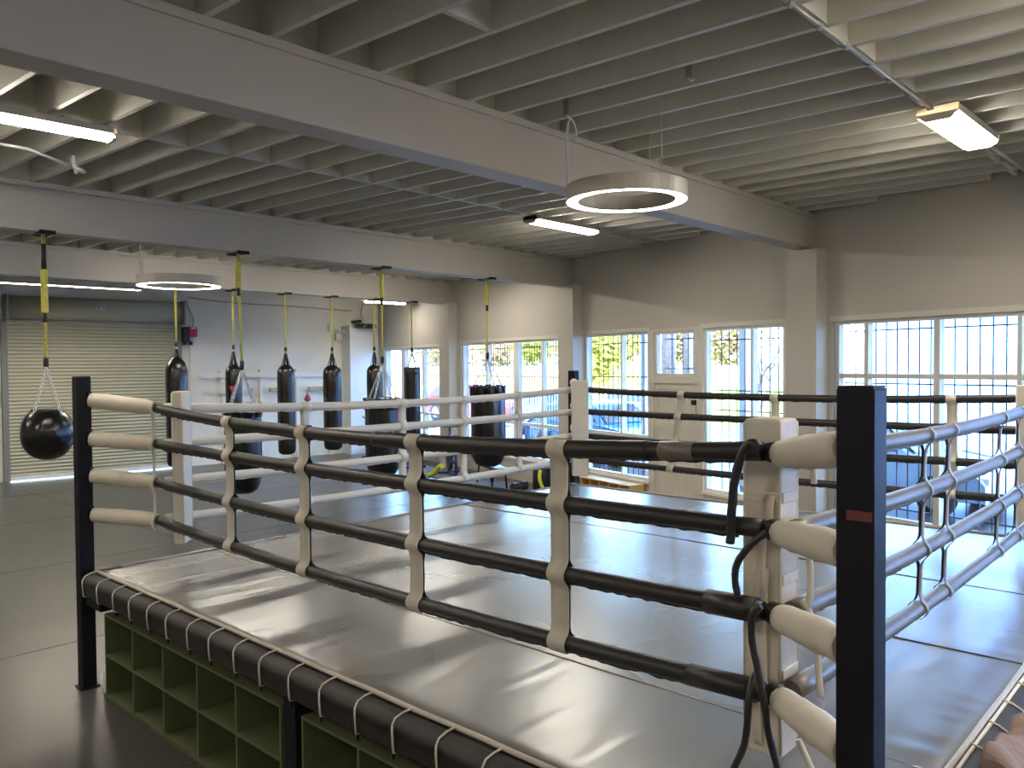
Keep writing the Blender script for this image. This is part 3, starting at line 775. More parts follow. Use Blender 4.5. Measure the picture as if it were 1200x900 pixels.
# ------------------------------------------------------------------ lamps
def ring_light(label, c, r, h, wires, ztops):
    p = thing('ring_light', label, 'ceiling light', (c[0], c[1], c[2]), 'round pendant lights')
    n = 56; ri = r*.80; m = MB()
    prof = [(ri, .004), (ri, h), (r, h), (r, 0.), (r-.006, 0.), (r-.006, h-.01), (ri+.006, h-.01), (ri+.006, .004)]
    rings = [[m.P((c[0]+q*cos(2*pi*j/n), c[1]+q*sin(2*pi*j/n), c[2]+z)) for j in range(n)] for q, z in prof]
    for a in range(len(prof)):
        A, B = rings[a], rings[(a+1) % len(prof)]
        for j in range(n): m.face((A[j], A[(j+1) % n], B[(j+1) % n], B[j]), False)
    m.build('housing', 'lamp_shell', p)
    d = MB(); prof = [(ri+.007, .006), (ri+.007, .02), (r-.007, .02), (r-.007, .006)]
    rings = [[d.P((c[0]+q*cos(2*pi*j/n), c[1]+q*sin(2*pi*j/n), c[2]+z)) for j in range(n)] for q, z in prof]
    for a in range(4):
        A, B = rings[a], rings[(a+1) % 4]
        for j in range(n): d.face((A[j], A[(j+1) % n], B[(j+1) % n], B[j]))
    d.build('diffuser', 'lamp_cool', p)
    for (x, y), zt in zip(wires, ztops):
        MB().tube([(x, y, c[2]+h), (x, y, zt)], .0035, 5).build('hanging_wire', 'white_metal', p)
    return p
rc = (5.50, 3.79, 3.815); rr = .49
p = ring_light('round white pendant ring light hung beside the big near beam', rc, rr, .125, ((5.215, 4.155), (5.92, 3.84), (5.35, 3.36)), (4.5, 4.5, 4.5))
MB().tube(smooth([(5.205, 4.16, 3.93), (5.19, 4.155, 4.2), (5.185, 4.15, 4.42), (5.21, 4.13, 4.49), (5.245, 4.11, 4.42), (5.25, 4.10, 4.30)]), .008, 6).build('power_cord', 'white_metal', p)
p = ring_light('round white pendant ring light hung between the beams near the roller shutter', (4.96, 10.62, 3.575), .53, .125, ((4.62, 10.95), (5.25, 10.98), (5.12, 10.2)), (4.5, 4.5, 4.5))
MB().tube(smooth([(4.60, 10.93, 3.69), (4.585, 10.93, 3.85), (4.575, 10.92, 4.1), (4.575, 10.92, 4.5)]), .011, 6).build('power_cord', 'white_metal', p)
def batten(label, a, b, w, z, h, lm, flat=False):
    a, b = V((*a, z)), V((*b, z)); u = (b-a).normalized(); v = V((-u.y, u.x, 0)); c = (a+b)/2; Ln = (b-a).length
    p = thing('batten_light', label, 'ceiling light', c, 'batten lights under the joists')
    m = MB(); q = [(-w/2, h), (w/2, h), (w/2, h*.45), (-w/2, h*.45)]
    if flat: q = [(-w/2, h), (w/2, h), (w/2, 0), (w*.47, 0), (w*.47, h*.5), (-w*.47, h*.5), (-w*.47, 0), (-w/2, 0)]
    m.prism(q, 0, Ln, lambda s, t, k: a+u*k+v*s+V((0, 0, t))); m.build('housing', 'lamp_shell', p)
    d = MB(); N = 8
    pr = [(w/2*.97*cos(pi+pi*k/N), h*.45*(1-abs(sin(pi*k/N))**.8)) for k in range(N+1)]
    if flat: pr = [(-w*.46, .012), (w*.46, .012), (w*.46, h*.4), (-w*.46, h*.4)]
    d.prism(pr, .015, Ln-.015, lambda s, t, k: a+u*k+v*s+V((0, 0, t))); d.build('diffuser', lm, p)
    for k in (.2*Ln, .8*Ln):
        q = a+u*k; MB().box((q.x-.03, q.y-.03, z+h), (q.x+.03, q.y+.03, CEIL if z > 4.3 else CEIL)).build('ceiling_mount', 'lamp_shell', p)
    for k in (0, Ln-.03):
        e = MB(); e.prism([(-w/2, h), (w/2, h), (w/2, h*.4), (w*.3, -.004), (-w*.3, -.004), (-w/2, h*.4)], k, k+.03, lambda s, t, kk: a+u*kk+v*s+V((0, 0, t))); e.build('end_cap', 'lamp_shell', p)
    return p
batten('lit wide batten light at the end of the steel conduit, by the window wall', (6.93, 1.86), (8.18, 1.84), .30, 4.385, .105, 'lamp_on')
batten('lit batten light above and behind the round pendant by the big beam', (8.20, 7.22), (9.62, 7.22), .24, 4.395, .10, 'lamp_on')
batten('lit batten light over the big beam, running out of the frame', (.95, 7.02), (2.72, 6.98), .20, 4.36, .10, 'lamp_on')
batten('long slim batten light above the roller shutter', (4.45, 16.9), (7.02, 16.75), .16, 4.06, .12, 'lamp_slim', True)
batten('lit batten light in the far corner past the last beam', (12.42, 16.55), (13.75, 16.5), .16, 4.08, .09, 'lamp_on')
# battens added out of view to brighten the room, behind camera and beam
hall = [(-3.2, 1.9, 'over the open floor behind the camera'), (-3.6, 7.1, 'along the front wall'), (-3.2, 12.1, 'at the far end of the front wall'), (.6, 12.1, 'over the open floor by the ball bag'), (5.9, 12.1, 'behind the middle beam, over the first chained bags'), (9.9, 12.1, 'behind the middle beam, towards the wide barred window'),
        (-3.2, -3.4, 'in the back corner of the hall'), (.6, -3.4, 'over the back of the hall'), (4.2, -3.4, 'over the back of the hall, nearer the window wall'), (3.9, .0, 'over the floor between ring and back wall')]
for x, y, l in hall: batten('added unseen fill light '+l, (x, y), (x+2.0, y), .26, 4.385, .10, 'lamp_on')
# conduits and pipes under the joists
def pipe(label, pts, r, material, couple=(), name='conduit_pipe', cat='pipe'):
    p = thing(name, label, cat, pts[0]); MB().tube(pts, r, 8).build('pipe_run', material, p)
    for q in (pts[0], pts[-1]): MB().box((q[0]-.012, q[1]-.025, q[2]-.02), (q[0]+.012, q[1]+.025, CEIL)).build('ceiling_clip', material, p)
    for c in couple: MB().tube([(c[0]-.03, c[1], c[2]), (c[0]+.03, c[1], c[2])], r*1.5, 8).build('coupling', material, p)
    return p
pipe('steel conduit clipped under the near joists up to the wide batten light', [(4.2, 1.92, 4.478), (6.9, 1.90, 4.478)], .016, 'galv', [(4.355+SP*k, 1.918, 4.478) for k in range(6)])
pipe('second thin conduit running on from the wide batten light to the window wall', [(8.22, 1.84, 4.478), (10.0, 1.80, 4.478)], .016, 'joist_paint')
pp = pipe('white sprinkler pipe with a valve end under the joists over the batten light', [(1.2, 7.86, 4.40), (2.35, 7.86, 4.40), (2.85, 8.26, 4.40)], .014, 'white_metal')
m = MB(); m.tube([(2.85, 8.26, 4.40), (2.97, 8.32, 4.38)], .024, 8); m.tube([(2.88, 8.27, 4.34), (2.86, 8.26, 4.46)], .018, 8); m.build('valve', 'white_metal', pp)
pipe('short pipe between the joists beyond the lit middle batten', [(9.7, 7.25, 4.46), (11.2, 7.3, 4.46)], .018, 'joist_paint')
for lbl, x, y in (('small steel hook plate on the joist over the round pendant', 5.16, 4.10), ('small steel hook plate on the same joist, further from the big beam', 5.10, 2.95)):
    h = thing('hook_plate', lbl, 'hook', (x, y, 4.5), 'joist hook plates')
    MB().box((x-.052, y-.025, 4.50), (x-.044, y+.025, 4.66)).build('plate', 'galv', h)
    MB().tube(smooth([(x-.045, y, 4.50), (x-.03, y, 4.485), (x, y, 4.487), (x+.02, y, 4.50)]), .007, 6).build('ceiling_hook', 'white_metal', h)

# ------------------------------------------------------------------ on and beside the shutter wall
o = thing('door_opener', 'red and black motor unit fixed beside the roller shutter', 'motor', LW(-5.36, .1, 3.1))
MB(LW).box((-5.53, .012, 3.12), (-5.38, .22, 3.48)).build('motor_housing', 'dark_plastic', o, bevel=.02)
MB(LW).box((-5.375, .012, 3.24), (-5.19, .20, 3.485)).build('control_box', 'red_plastic', o, bevel=.01)
MB(LW).box((-5.35, .20, 3.44), (-5.22, .204, 3.47)).build('rating_plate', 'sign_white', o)
m = MB(LW)
for t in (-5.48, -5.34): m.lathe((t, .12, 3.04), [(.0, .0), (.05, .0), (.05, .08), (.0, .08)], 12)
m.build('pulley', 'dark_plastic', o)
pw = thing('conduit_pipe', 'white conduit dropping down the wall under the red motor unit', 'pipe', LW(-5.34, .03, .2))
MB().tube([LW(-5.34, .03, 3.1), LW(-5.34, .03, .02)], .018, 8).build('pipe_run', 'white_metal', pw)
kc = MB().tube(smooth([LW(-5.28, .10, 3.5), LW(-5.26, .10, 3.7), LW(-5.36, .07, 3.95), LW(-5.42, .10, 4.12), LW(-5.43, .10, 4.18)]), .010, 6).build('power_cord', 'dark_plastic')
tag(kc, 'thin dark cable running up the wall from the red motor unit', 'cable')
kc = MB().tube(smooth([LW(-5.38, .08, 4.22), LW(-4.2, .08, 4.14), LW(-2.5, .08, 4.11), LW(-.8, .08, 4.05)]), .009, 6).build('power_cord', 'patch_red')
tag(kc, 'thin dark cable sagging along the top of the shutter wall', 'cable')
# white wall rack with pegs
o = thing('wall_rack', 'white wooden training rack of uprights and pegs along the shutter wall', 'rack', LW(-3., .1, 0))
for t in (-4.52, -3.50, -2.48, -1.50): MB(LW).box((t-.045, .0, 0), (t+.045, .09, 2.42)).build('upright', 'rack_paint', o)
MB(LW).box((-5.12, .09, 2.20), (-1.25, .13, 2.34)).build('top_rail', 'rack_paint', o)
MB(LW).box((-4.9, .0, 1.18), (-1.25, .03, 1.22)).build('lower_rail', 'rack_paint', o)
for t in (-4.6, -3.10, -1.98, -4.05): 
    MB(LW).box((t-.20, .09, 1.81), (t+.27, .18, 1.92)).build('bracket', 'rack_paint' if t < -4 else 'raw_wood', o)
    MB(LW).box((t+.20, .09, 1.83), (t+.27, .24, 1.92)).build('peg', 'galv', o)
MB(LW).box((-2.0, .03, 1.80), (-1.55, .09, 1.86)).build('peg', 'white_trim', o)
o = thing('speed_bag', 'small red speed bag hanging from the white wall rack', 'speed bag', LW(-2.28, .25, 1.5))
MB().lathe(LW(-2.28, .25, 1.52), [(0, 0), (.055, .01), (.085, .05), (.088, .09), (.06, .15), (.025, .2), (.01, .235), (0, .24)], 16).build('bag_body', 'patch_red', o)
MB().tube([LW(-2.28, .25, 1.74), LW(-2.28, .25, 1.83)], .008, 6).build('hanging_cord', 'dark_plastic', o)
# fan and emergency lamp near the corner
o = thing('wall_fan', 'black wall fan with a wide round cage above the white corner pillar', 'fan', LW(-.70, .55, 3.65))
MB(LW).box((-.78, .0, 3.70), (-.70, .45, 3.78)).build('wall_mount', 'dark_plastic', o)
f = LW(-.66, .55, 3.66)
MB().lathe(f, [(0, 0), (.05, .0), (.07, .05), (.07, .20), (.05, .26), (0, .27)], 14).build('motor', 'white_metal', o)
m = MB()
for r_, z in ((.34, .0), (.30, .04), (.24, .055), (.17, .06), (.10, .065), (.33, -.04), (.24, -.055), (.12, -.06)):
    m.tube([(f.x+r_*cos(2*pi*k/24), f.y+r_*sin(2*pi*k/24), f.z-.06+z) for k in range(24)], .006, 5, closed=True)
for k in range(18):
    a = 2*pi*k/18; m.tube([(f.x+.06*cos(a), f.y+.06*sin(a), f.z), (f.x+.24*cos(a), f.y+.24*sin(a), f.z-.005), (f.x+.34*cos(a), f.y+.34*sin(a), f.z-.06), (f.x+.24*cos(a), f.y+.24*sin(a), f.z-.115), (f.x+.06*cos(a), f.y+.06*sin(a), f.z-.12)], .004, 4)
m.build('cage', 'dark_plastic', o)
m = MB()
for k in range(4):
    a = pi/2*k; u_ = V((cos(a), sin(a), 0)); v_ = V((-sin(a), cos(a), 0)); c = V((f.x, f.y, f.z-.06))
    m.ribbon([c+u_*.05, c+u_*.17+V((0, 0, .01)), c+u_*.29], v_*.06+V((0, 0, .03)), (0, 0, .004))
m.build('fan_blade', 'dark_plastic', o)
kc = MB().tube(smooth([LW(-.72, .45, 3.9), LW(-.66, .4, 4.1), LW(-.60, .4, 4.3), LW(-.58, .4, 4.5)]), .010, 6).build('power_cord', 'dark_plastic')
tag(kc, 'dark power cord running from the wall fan up to the joists', 'cable')
o = thing('emergency_light', 'white emergency light box on the shutter wall below the fan', 'light', LW(-.95, .1, 3.2))
MB(LW).box((-1.34, .05, 3.20), (-1.12, .15, 3.40)).build('light_box', 'white_metal', o, bevel=.02)
MB().lathe(LW(-1.32, .18, 3.40), [(0, 0), (.05, .01), (.06, .05), (.05, .09), (0, .1)], 12).build('lamp_head', 'white_metal', o)
MB().lathe(LW(-1.14, .18, 3.40), [(0, 0), (.05, .01), (.06, .05), (.05, .09), (0, .1)], 12).build('lamp_head', 'white_metal', o)
o = MB(LW).box((-1.55, .05, 3.45), (-1.47, .12, 3.68)).build('junction_box', 'white_metal', bevel=.01)
tag(o, 'slim white box on the shutter wall above the emergency light', 'box')

# ------------------------------------------------------------------ along the window wall
def ply_bench(label, s0, s1, z, n):
    p = thing('plywood_cubby', label, 'shelf', W((s0+s1)/2, -.2, 0), 'plywood cubbies by the windows')
    a, b = -.40, -.05; t = .02
    MB(W).box((s0, a, z-t), (s1, b, z)).build('top_panel', 'yellow_ply', p)
    MB(W).box((s0, a, 0), (s1, b, t)).build('bottom_panel', 'yellow_ply', p)
    MB(W).box((s0+t, b-t, t), (s1-t, b, z-t)).build('back_panel', 'yellow_ply', p)
    for k in range(n+1):
        s = s0+t/2+(s1-s0-t)*k/n
        MB(W).box((s-t/2, a+.002, t), (s+t/2, b-t, z-t)).build('side_panel' if k in (0, n) else 'divider', 'yellow_ply', p)
    return p
ply_bench('low yellow plywood cubby under the window between the ring corner and the door', 7.98, 9.62, .42, 6)
ply_bench('low yellow plywood cubby between the door and the next barred window', 5.35, 6.60, .36, 4)
mt = MB(W).box((9.9, -1.35, 0.002), (15.4, -.56, .02)).build('edge_mat', 'mat_edge'); tag(mt, 'dark rubber edge mat along the wall below the wide barred window', 'mat')

def bike(label, s, o, rz):
    b = W(s, o, 0.021); p = thing('exercise_bike', label, 'exercise bike', b, 'exercise bikes by the windows')
    mt_ = Matrix.Rotation(rz, 3, 'Z')
    def T(x, y, z): return b+mt_ @ V((x, y, z))
    m = MB(T); m.tube([(-.5, 0, .04), (.5, 0, .04)], .03, 8); m.tube([(-.5, -.25, .03), (-.5, .25, .03)], .03, 8); m.tube([(.5, -.25, .03), (.5, .25, .03)], .03, 8)
    m.tube([(-.25, 0, .05), (-.18, 0, .85)], .032, 8); m.tube([(.40, 0, .05), (.32, 0, 1.0)], .032, 8); m.tube([(-.22, 0, .45), (.38, 0, .5)], .035, 8); m.tube([(-.2, 0, .3), (.40, 0, .3)], .03, 8)
    m.build('bike_frame', 'bike_blue', p)
    w_ = MB(T); n = 22
    for yy in (-.03,):
        A = [w_.P((.42+.24*cos(2*pi*k/n), -.03, .32+.24*sin(2*pi*k/n))) for k in range(n)]; B = [w_.P((.42+.24*cos(2*pi*k/n), .03, .32+.24*sin(2*pi*k/n))) for k in range(n)]
        for k in range(n): w_.face((A[k], A[(k+1) % n], B[(k+1) % n], B[k]))
        w_.face(A); w_.face(B)
    w_.build('flywheel', 'dark_plastic', p)
    m = MB(T); m.hexa([(-.32, -.05, .86), (-.05, -.03, .86), (-.05, .03, .86), (-.32, .05, .86), (-.34, -.10, .93), (-.02, -.025, .92), (-.02, .025, .92), (-.34, .10, .93)]); m.build('saddle', 'dark_plastic', p, bevel=.015)
    m = MB(T); m.tube([(.32, 0, .98), (.34, 0, 1.08)], .028, 8); m.tube(smooth([(.52, -.2, 1.12), (.36, -.22, 1.08), (.33, 0, 1.08), (.36, .22, 1.08), (.52, .2, 1.12)]), .018, 7); m.build('handlebar', 'dark_plastic', p)
    m = MB(T); m.tube([(.05, -.16, .16), (.05, -.10, .16), (.08, -.09, .34), (.10, .09, .34), (.12, .10, .50), (.12, .17, .50)], .014, 6); m.obox((0.05, -.18, .16), (.1, .08, .03)); m.obox((0.12, .19, .50), (.1, .08, .03)); m.build('pedal_crank', 'dark_plastic', p)
    return p
bike('dark exercise bike in front of the corner window', 15.6, -.95, R(70))
bike('dark exercise bike behind the chained bag near the corner pillar', 17.3, -1.0, R(80))
bike('dark exercise bike behind the chained bag in front of the wide window', 13.35, -.9, R(60))
# bench
b = W(11.75, -.90, .0225); bz = R(62)
p = thing('weight_bench', 'low black weight bench on thin legs under the wide barred window', 'bench', b)
mt_ = Matrix.Rotation(bz, 3, 'Z')
def T(x, y, z): return b+mt_ @ V((x, y, z))
m = MB(T); m.box((-.75, -.14, .36), (.45, .14, .43)); m.build('seat_pad', 'black_vinyl', p, bevel=.02)
m = MB(T); m.hexa([(.47, -.14, .36), (.95, -.14, .50), (.95, .14, .50), (.47, .14, .36), (.45, -.14, .43), (.92, -.14, .57), (.92, .14, .57), (.45, .14, .43)]); m.build('back_pad', 'bike_blue', p)
for xx in (-.6, .4):
    for yy in (-.12, .12): MB(T).tube([(xx, yy, .36), (xx+.02, yy*1.3, 0)], .02, 7).build('leg', 'black_steel', p)
# heap of dark gear and yellow grips
b = W(10.72, -.85, .021)
p = thing('dumbbell', 'black hex dumbbell on the edge mat by the bench', 'dumbbell', b)
for dx in (-.13, .13): MB().prism([(.09*cos(pi/3*k), .09+.09*sin(pi/3*k)) for k in range(6)], dx-.055, dx+.055, lambda s, t, k: b+V((k, s, t))).build('weight_head', 'dark_plastic', p)
MB().tube([b+V((-.08, 0, .09)), b+V((.08, 0, .09))], .018, 8).build('handle', 'chain_steel', p)
p = tag(MB().lathe(W(10.75, -.28, 0.0), [(0, 0), (.19, .0), (.20, .02), (.2, .42), (.19, .44), (.165, .44), (.165, .05), (0, .05)], 20).build('waste_bin', 'dark_plastic'), 'dark round bin against the wall between the wide window and the ring corner', 'bin')
tag(MB().tube(smooth([W(10.15, -.62, .02)+V((0, 0, .03)), W(10.22, -.66, .16), W(10.27, -.68, .32), W(10.27, -.66, .46)]), .035, 9).build('foam_tube', 'neon_yellow'), 'curved yellow foam tube standing beside the dumbbell', 'foam tube', 'yellow foam tubes')
tag(MB().tube(smooth([W(13.42, -1.5, .06), W(13.15, -1.47, .16), W(12.95, -1.45, .31), W(12.85, -1.45, .33)]), .055, 9).build('foam_tube', 'neon_yellow'), 'yellow foam tube slanting off the floor by the chained bag and wide window', 'foam tube', 'yellow foam tubes')

# ------------------------------------------------------------------ outside
def quadprism(pts_bottom, z0, z1):
    m = MB(); m.hexa([(*p, z0) for p in pts_bottom]+[(*p, z1) for p in pts_bottom]); return m
gp = [W(-60, .22, 0), W(90, .22, 0), W(90, 90, 0), W(-60, 90, 0)]
m = MB(); m.hexa([p+V((0, 0, -.25)) for p in gp]+[p+V((0, 0, -.06)) for p in gp]); struct(m.build('ground', 'asphalt'))
struct(MB().box((-60, -60, -.5), (60, 70, -.26)).build('ground', 'concrete_out'))
m = MB(W); m.box((-20, .22, -.06), (40, 1.9, -.0)); struct(m.build('sidewalk', 'concrete_out'))
m = MB(W); m.box((-60, 9.2, -.06), (90, 9.6, .12)); struct(m.build('kerb', 'concrete_out'))
m = MB(W); m.hexa([(15.5, 15, -.05), (90, 15, -.05), (90, 45, -.05), (15.5, 45, -.05), (15.5, 20.5, 1.25), (90, 20.5, 1.25), (90, 45, 2.2), (15.5, 45, 2.2)]); struct(m.build('grass_bank', 'grass_out'))
m = MB(W); m.hexa([(31, 12.8, -.05), (75, 12.8, -.05), (75, 20, -.05), (31, 20, -.05), (31, 17.5, 1.9), (75, 17.5, 1.9), (75, 20, 2.0), (31, 20, 2.0)]); struct(m.build('dry_bank', 'tan_bank'))
# palisade fence on the bank
fc = thing('palisade_fence', 'white palisade fence on the grass bank across the street', 'fence', W(30, 21, 1.25))
m = MB(W)
for k in range(360):
    s = 16+.17*k; m.box((s, 21, 1.2), (s+.085, 21.02, 2.36))
m.build('picket', 'white_fence', fc, kind='stuff')
for z in (1.5, 2.15): MB(W).box((16, 21.02, z), (77, 21.06, z+.08)).build('fence_rail', 'white_fence', fc)
# canopy posts
for s, o_, l in ((11.72, 3.3, 'white canopy post outside the window beside the door'), (8.745, 3.3, 'white canopy post outside the narrow window past the door')):
    p = MB(W).box((s-.085, o_-.085, -.06), (s+.085, o_+.085, 4.4)).build('canopy_post', 'post_white', bevel=.01); tag(p, l, 'post', 'canopy posts')
# building across the street
bd = thing('white_building', 'pale building filling the view through the tall near window', 'building', W(-4, 20, 0))
MB(W).box((-40, 17, -.06), (15.3, 24, 6.8)).build('facade', 'house_sky_tint', bd)
for k in range(9):
    s = -36+5.6*k
    MB(W).box((s, 16.95, 1.0), (s+2.6, 17.02, 2.6)).build('shop_window', 'house_glass', bd)
MB(W).box((-40, 16.7, 4.3), (15.4, 17.0, 4.7)).build('cornice', 'house_sky_tint', bd)

# cars
def car(label, s, o, rz, paint, L=4.5, H=1.48, Wd=1.78, grp='parked cars'):
    b = W(s, o, -.06); ang = atan2(WD.y, WD.x)+rz; mt_ = Matrix.Rotation(ang, 3, 'Z')
    p = thing('parked_car', label, 'car', b, grp)
    def T(x, y, z): return b+mt_ @ V((x*L/4.5, y*Wd/1.78, z*H/1.48))
    low = [(-2.25, .30), (-2.28, .62), (-2.2, .86), (-1.95, .95), (1.02, .93), (1.55, .86), (2.08, .74), (2.24, .58), (2.25, .30)]
    m = MB(T); rows = []
    for y, ins in ((-.89, .0), (-.86, .02), (.86, .02), (.89, .0)):
        pass
    secs = [(-.84, .06), (-.89, .0), (.89, .0), (.84, .06)]
    for y, k in ((-.80, .05), (-.885, .0), (-.87, .0), (.87, .0), (.885, .0), (.80, .05)):
        rows.append([m.P((x*(1-k*.25), y, z+(.0 if z < .5 else (.03 if abs(y) < .82 else 0)))) for x, z in low])
    n = len(low)
    for A, B in zip(rows, rows[1:]):
        for j in range(n): m.face((A[j], A[(j+1) % n], B[(j+1) % n], B[j]))
    m.face(rows[0]); m.face(rows[-1]); m.build('car_body', paint, p, bevel=.05, seg=3)
    top = [(-1.95, .93), (-1.55, 1.34), (-1.0, 1.46), (-.1, 1.48), (.35, 1.40), (1.05, .92)]
    m = MB(T); A = [m.P((x, -.84 if z < 1 else -.64, z)) for x, z in top]; B = [m.P((x, .84 if z < 1 else .64, z)) for x, z in top]; n = len(top)
    for j in range(n): m.face((A[j], A[(j+1) % n], B[(j+1) % n], B[j]))
    m.face(A); m.face(B); m.build('car_cabin', paint, p, bevel=.04, seg=3)
    m = MB(T)
    for sg_ in (-1, 1):
        for q in ([(-1.62, 1.0), (-1.40, 1.30), (-.72, 1.38), (-.72, 1.0)], [(-.62, 1.0), (-.62, 1.385), (.22, 1.33), (.72, 1.0)]):
            i0 = []
            for x, z in q:
                yy = .84-(z-.93)/(1.46-.93)*.20+.012; i0.append((x, sg_*yy, z))
            a = [m.P(t) for t in i0]; b_ = [m.P((t[0], t[1]-sg_*.05, t[2])) for t in i0]
            m.face(a); m.face(b_[::-1])
            for k in range(4): m.face((a[k], a[(k+1) % 4], b_[(k+1) % 4], b_[k]))
    m.build('side_window', 'car_glass', p)
    m = MB(T); m.hexa([(.44, -.60, 1.36), (1.0, -.74, .985), (1.0, .74, .985), (.44, .60, 1.36), (.47, -.60, 1.38), (1.04, -.74, 1.0), (1.04, .74, 1.0), (.47, .60, 1.38)]); m.build('windscreen', 'car_glass', p)
    m = MB(T); m.hexa([(-1.90, -.72, 1.0), (-1.58, -.6, 1.33), (-1.58, .6, 1.33), (-1.90, .72, 1.0), (-1.94, -.72, 1.0), (-1.62, -.6, 1.35), (-1.62, .6, 1.35), (-1.94, .72, 1.0)]); m.build('rear_window', 'car_glass', p)
    for x in (-1.40, 1.42):
        for y in (-.80, .80):
            w_ = MB(T); n = 20
            pr = [(.10, .0), (.32, -.0), (.335, .03), (.335, .16), (.32, .19), (.10, .19)]
            rg = [[w_.P((x+r_*cos(2*pi*k/n), y+(q-.095), .335+r_*sin(2*pi*k/n))) for k in range(n)] for r_, q in pr]
            for A, B in zip(rg, rg[1:]):
                for k in range(n): w_.face((A[k], A[(k+1) % n], B[(k+1) % n], B[k]), True)
            o = w_.build('wheel', 'tyre', p)
            h = MB(T); sg_ = 1 if y > 0 else -1; A = [h.P((x+.2*cos(2*pi*k/n), y+sg_*.097, .335+.2*sin(2*pi*k/n))) for k in range(n)]; h.face(A); c = h.P((x, y+sg_*.11, .335))
            for k in range(n): h.face((A[k], A[(k+1) % n], c))
            h.build('hubcap', 'galv', o)
    m = MB(T)
    for y in (-.62, .62): m.box((2.12, y-.18, .60), (2.26, y+.18, .70))
    m.build('headlamp', 'head_lamp', p)
    m = MB(T)
    for y in (-.66, .66): m.box((-2.30, y-.14, .68), (-2.18, y+.14, .84))
    m.build('tail_lamp', 'patch_red', p)
    return p
car('bright blue car parked right outside the window beside the door', 14.25, 4.05, R(180), 'car_blue', 4.8, 1.60, 1.82)
car('red car parked far off beyond the wide barred window', 29.4, 8.6, R(200), 'car_red', 4.6, 1.75)
car('silver car parked beyond the middle of the wide barred window', 20.5, 7.0, R(170), 'car_silver', 4.4, 1.6)
car('white car parked behind the blue one, beyond the wide barred window', 20.2, 11.0, R(182), 'car_white', 4.6, 1.7)
car('pale blue car parked outside the narrow window past the door', 6.35, 4.3, R(182), 'car_pale', 4.4, 1.5)
car('white car across the lot beyond the tall near window', 2.5, 14.0, R(90), 'car_white', 4.6, 1.6)
car('silver car across the lot behind the near ring post', 6.2, 13.0, R(92), 'car_silver', 4.4, 1.5)

# trees
def tree(label, s, o, h, cr, leafmat, nleaf, grp, z0=1.2, bare=False, seed=1, squash=.8):
    rd = random.Random(seed); b = W(s, o, z0)
    p = thing('street_tree', label, 'tree', b, grp)
    m = MB(); tips = []
    def branch(a, d, ln, r, dep):
        pts = [a]; rad = [r]; q = V(a); dd = V(d)
        for k in range(4):
            dd = (dd+V((rd.uniform(-.25, .25), rd.uniform(-.25, .25), rd.uniform(-.05, .15)))).normalized(); q = q+dd*ln/4; pts.append(V(q)); rad.append(r*(1-.16*(k+1)))
        m.tube(pts, rad, 6)
        tips.append(pts[-1])
        if dep > 0:
            for k in range(3):
                nd = (dd+V((rd.uniform(-1, 1), rd.uniform(-1, 1), rd.uniform(-.2, .7)))).normalized(); st = pts[rd.choice((2, 3, 4))]
                branch(st, nd, ln*rd.uniform(.55, .8), r*.5, dep-1)
    branch(b, V((rd.uniform(-.1, .1), rd.uniform(-.1, .1), 1)), h*(.45 if bare else .36), h*.025, 4 if bare else 2)
    m.build('trunk', 'bark', p)
    if nleaf:
        f = MB(); c = b+V((0, 0, h*.62))
        for k in range(nleaf):
            if tips and rd.random() < .6: q = rd.choice(tips)+V((rd.gauss(0, 1), rd.gauss(0, 1), rd.gauss(0, 1)))*cr*.30
            else:
                d = V((rd.gauss(0, 1), rd.gauss(0, 1), rd.gauss(0, 1))).normalized()*cr*rd.random()**.4; q = c+V((d.x, d.y, d.z*squash))
            sz = rd.uniform(.10, .25); u_ = V((rd.gauss(0, 1), rd.gauss(0, 1), rd.gauss(0, 1))).normalized(); v_ = u_.orthogonal().normalized()
            f.face([f.P(q-u_*sz), f.P(q+v_*sz*.55), f.P(q+u_*sz), f.P(q-v_*sz*.55)])
        f.build('foliage', leafmat, p)
    return p
gt = 'trees across the street'
T_ = [('yellow-green leafy tree seen through the window beside the door', 31.8, 17.3, 4.6, 1.9, 'leaf_yellow', .4, 3),
 ('second yellow-green tree further along behind the white fence', 38.6, 24.6, 5.0, 2.3, 'leaf_yellow', 1.2, 4),
 ('thin tan tree behind the fence beyond the wide barred window', 43.4, 24.6, 4.6, 1.6, 'leaf_tan', 1.2, 5),
 ('yellow-green tree behind the fence beyond the bench', 48.6, 24.6, 4.4, 1.5, 'leaf_yellow', 1.2, 6),
 ('tan leafy tree behind the fence beyond the chained bag', 53.6, 24.6, 4.7, 1.6, 'leaf_tan', 1.2, 7),
 ('tan leafy tree behind the fence beyond the corner window', 59, 24, 4.8, 2.6, 'leaf_tan', 1.2, 9),
 ('tall tan leafy tree behind the fence beyond the corner window', 66, 25, 5.4, 2.8, 'leaf_tan', 1.2, 10),
 ('tan leafy tree behind the fence past the door', 31.2, 26.5, 4.8, 1.6, 'leaf_tan', 1.3, 12),
 ('tan leafy tree seen through the small pane over the door', 35.8, 29.5, 5.4, 1.8, 'leaf_tan', 1.25, 14)]
for l, ts, to_, th, tr, lm, z0, sd_ in T_: tree(l, ts, to_, th, tr, lm, 4200, gt, z0, seed=sd_)
tree('bare street tree with thin branches outside the narrow window', 12.6, 8.2, 5.2, 0, None, 0, gt, -.06, bare=True, seed=21)
m = MB()
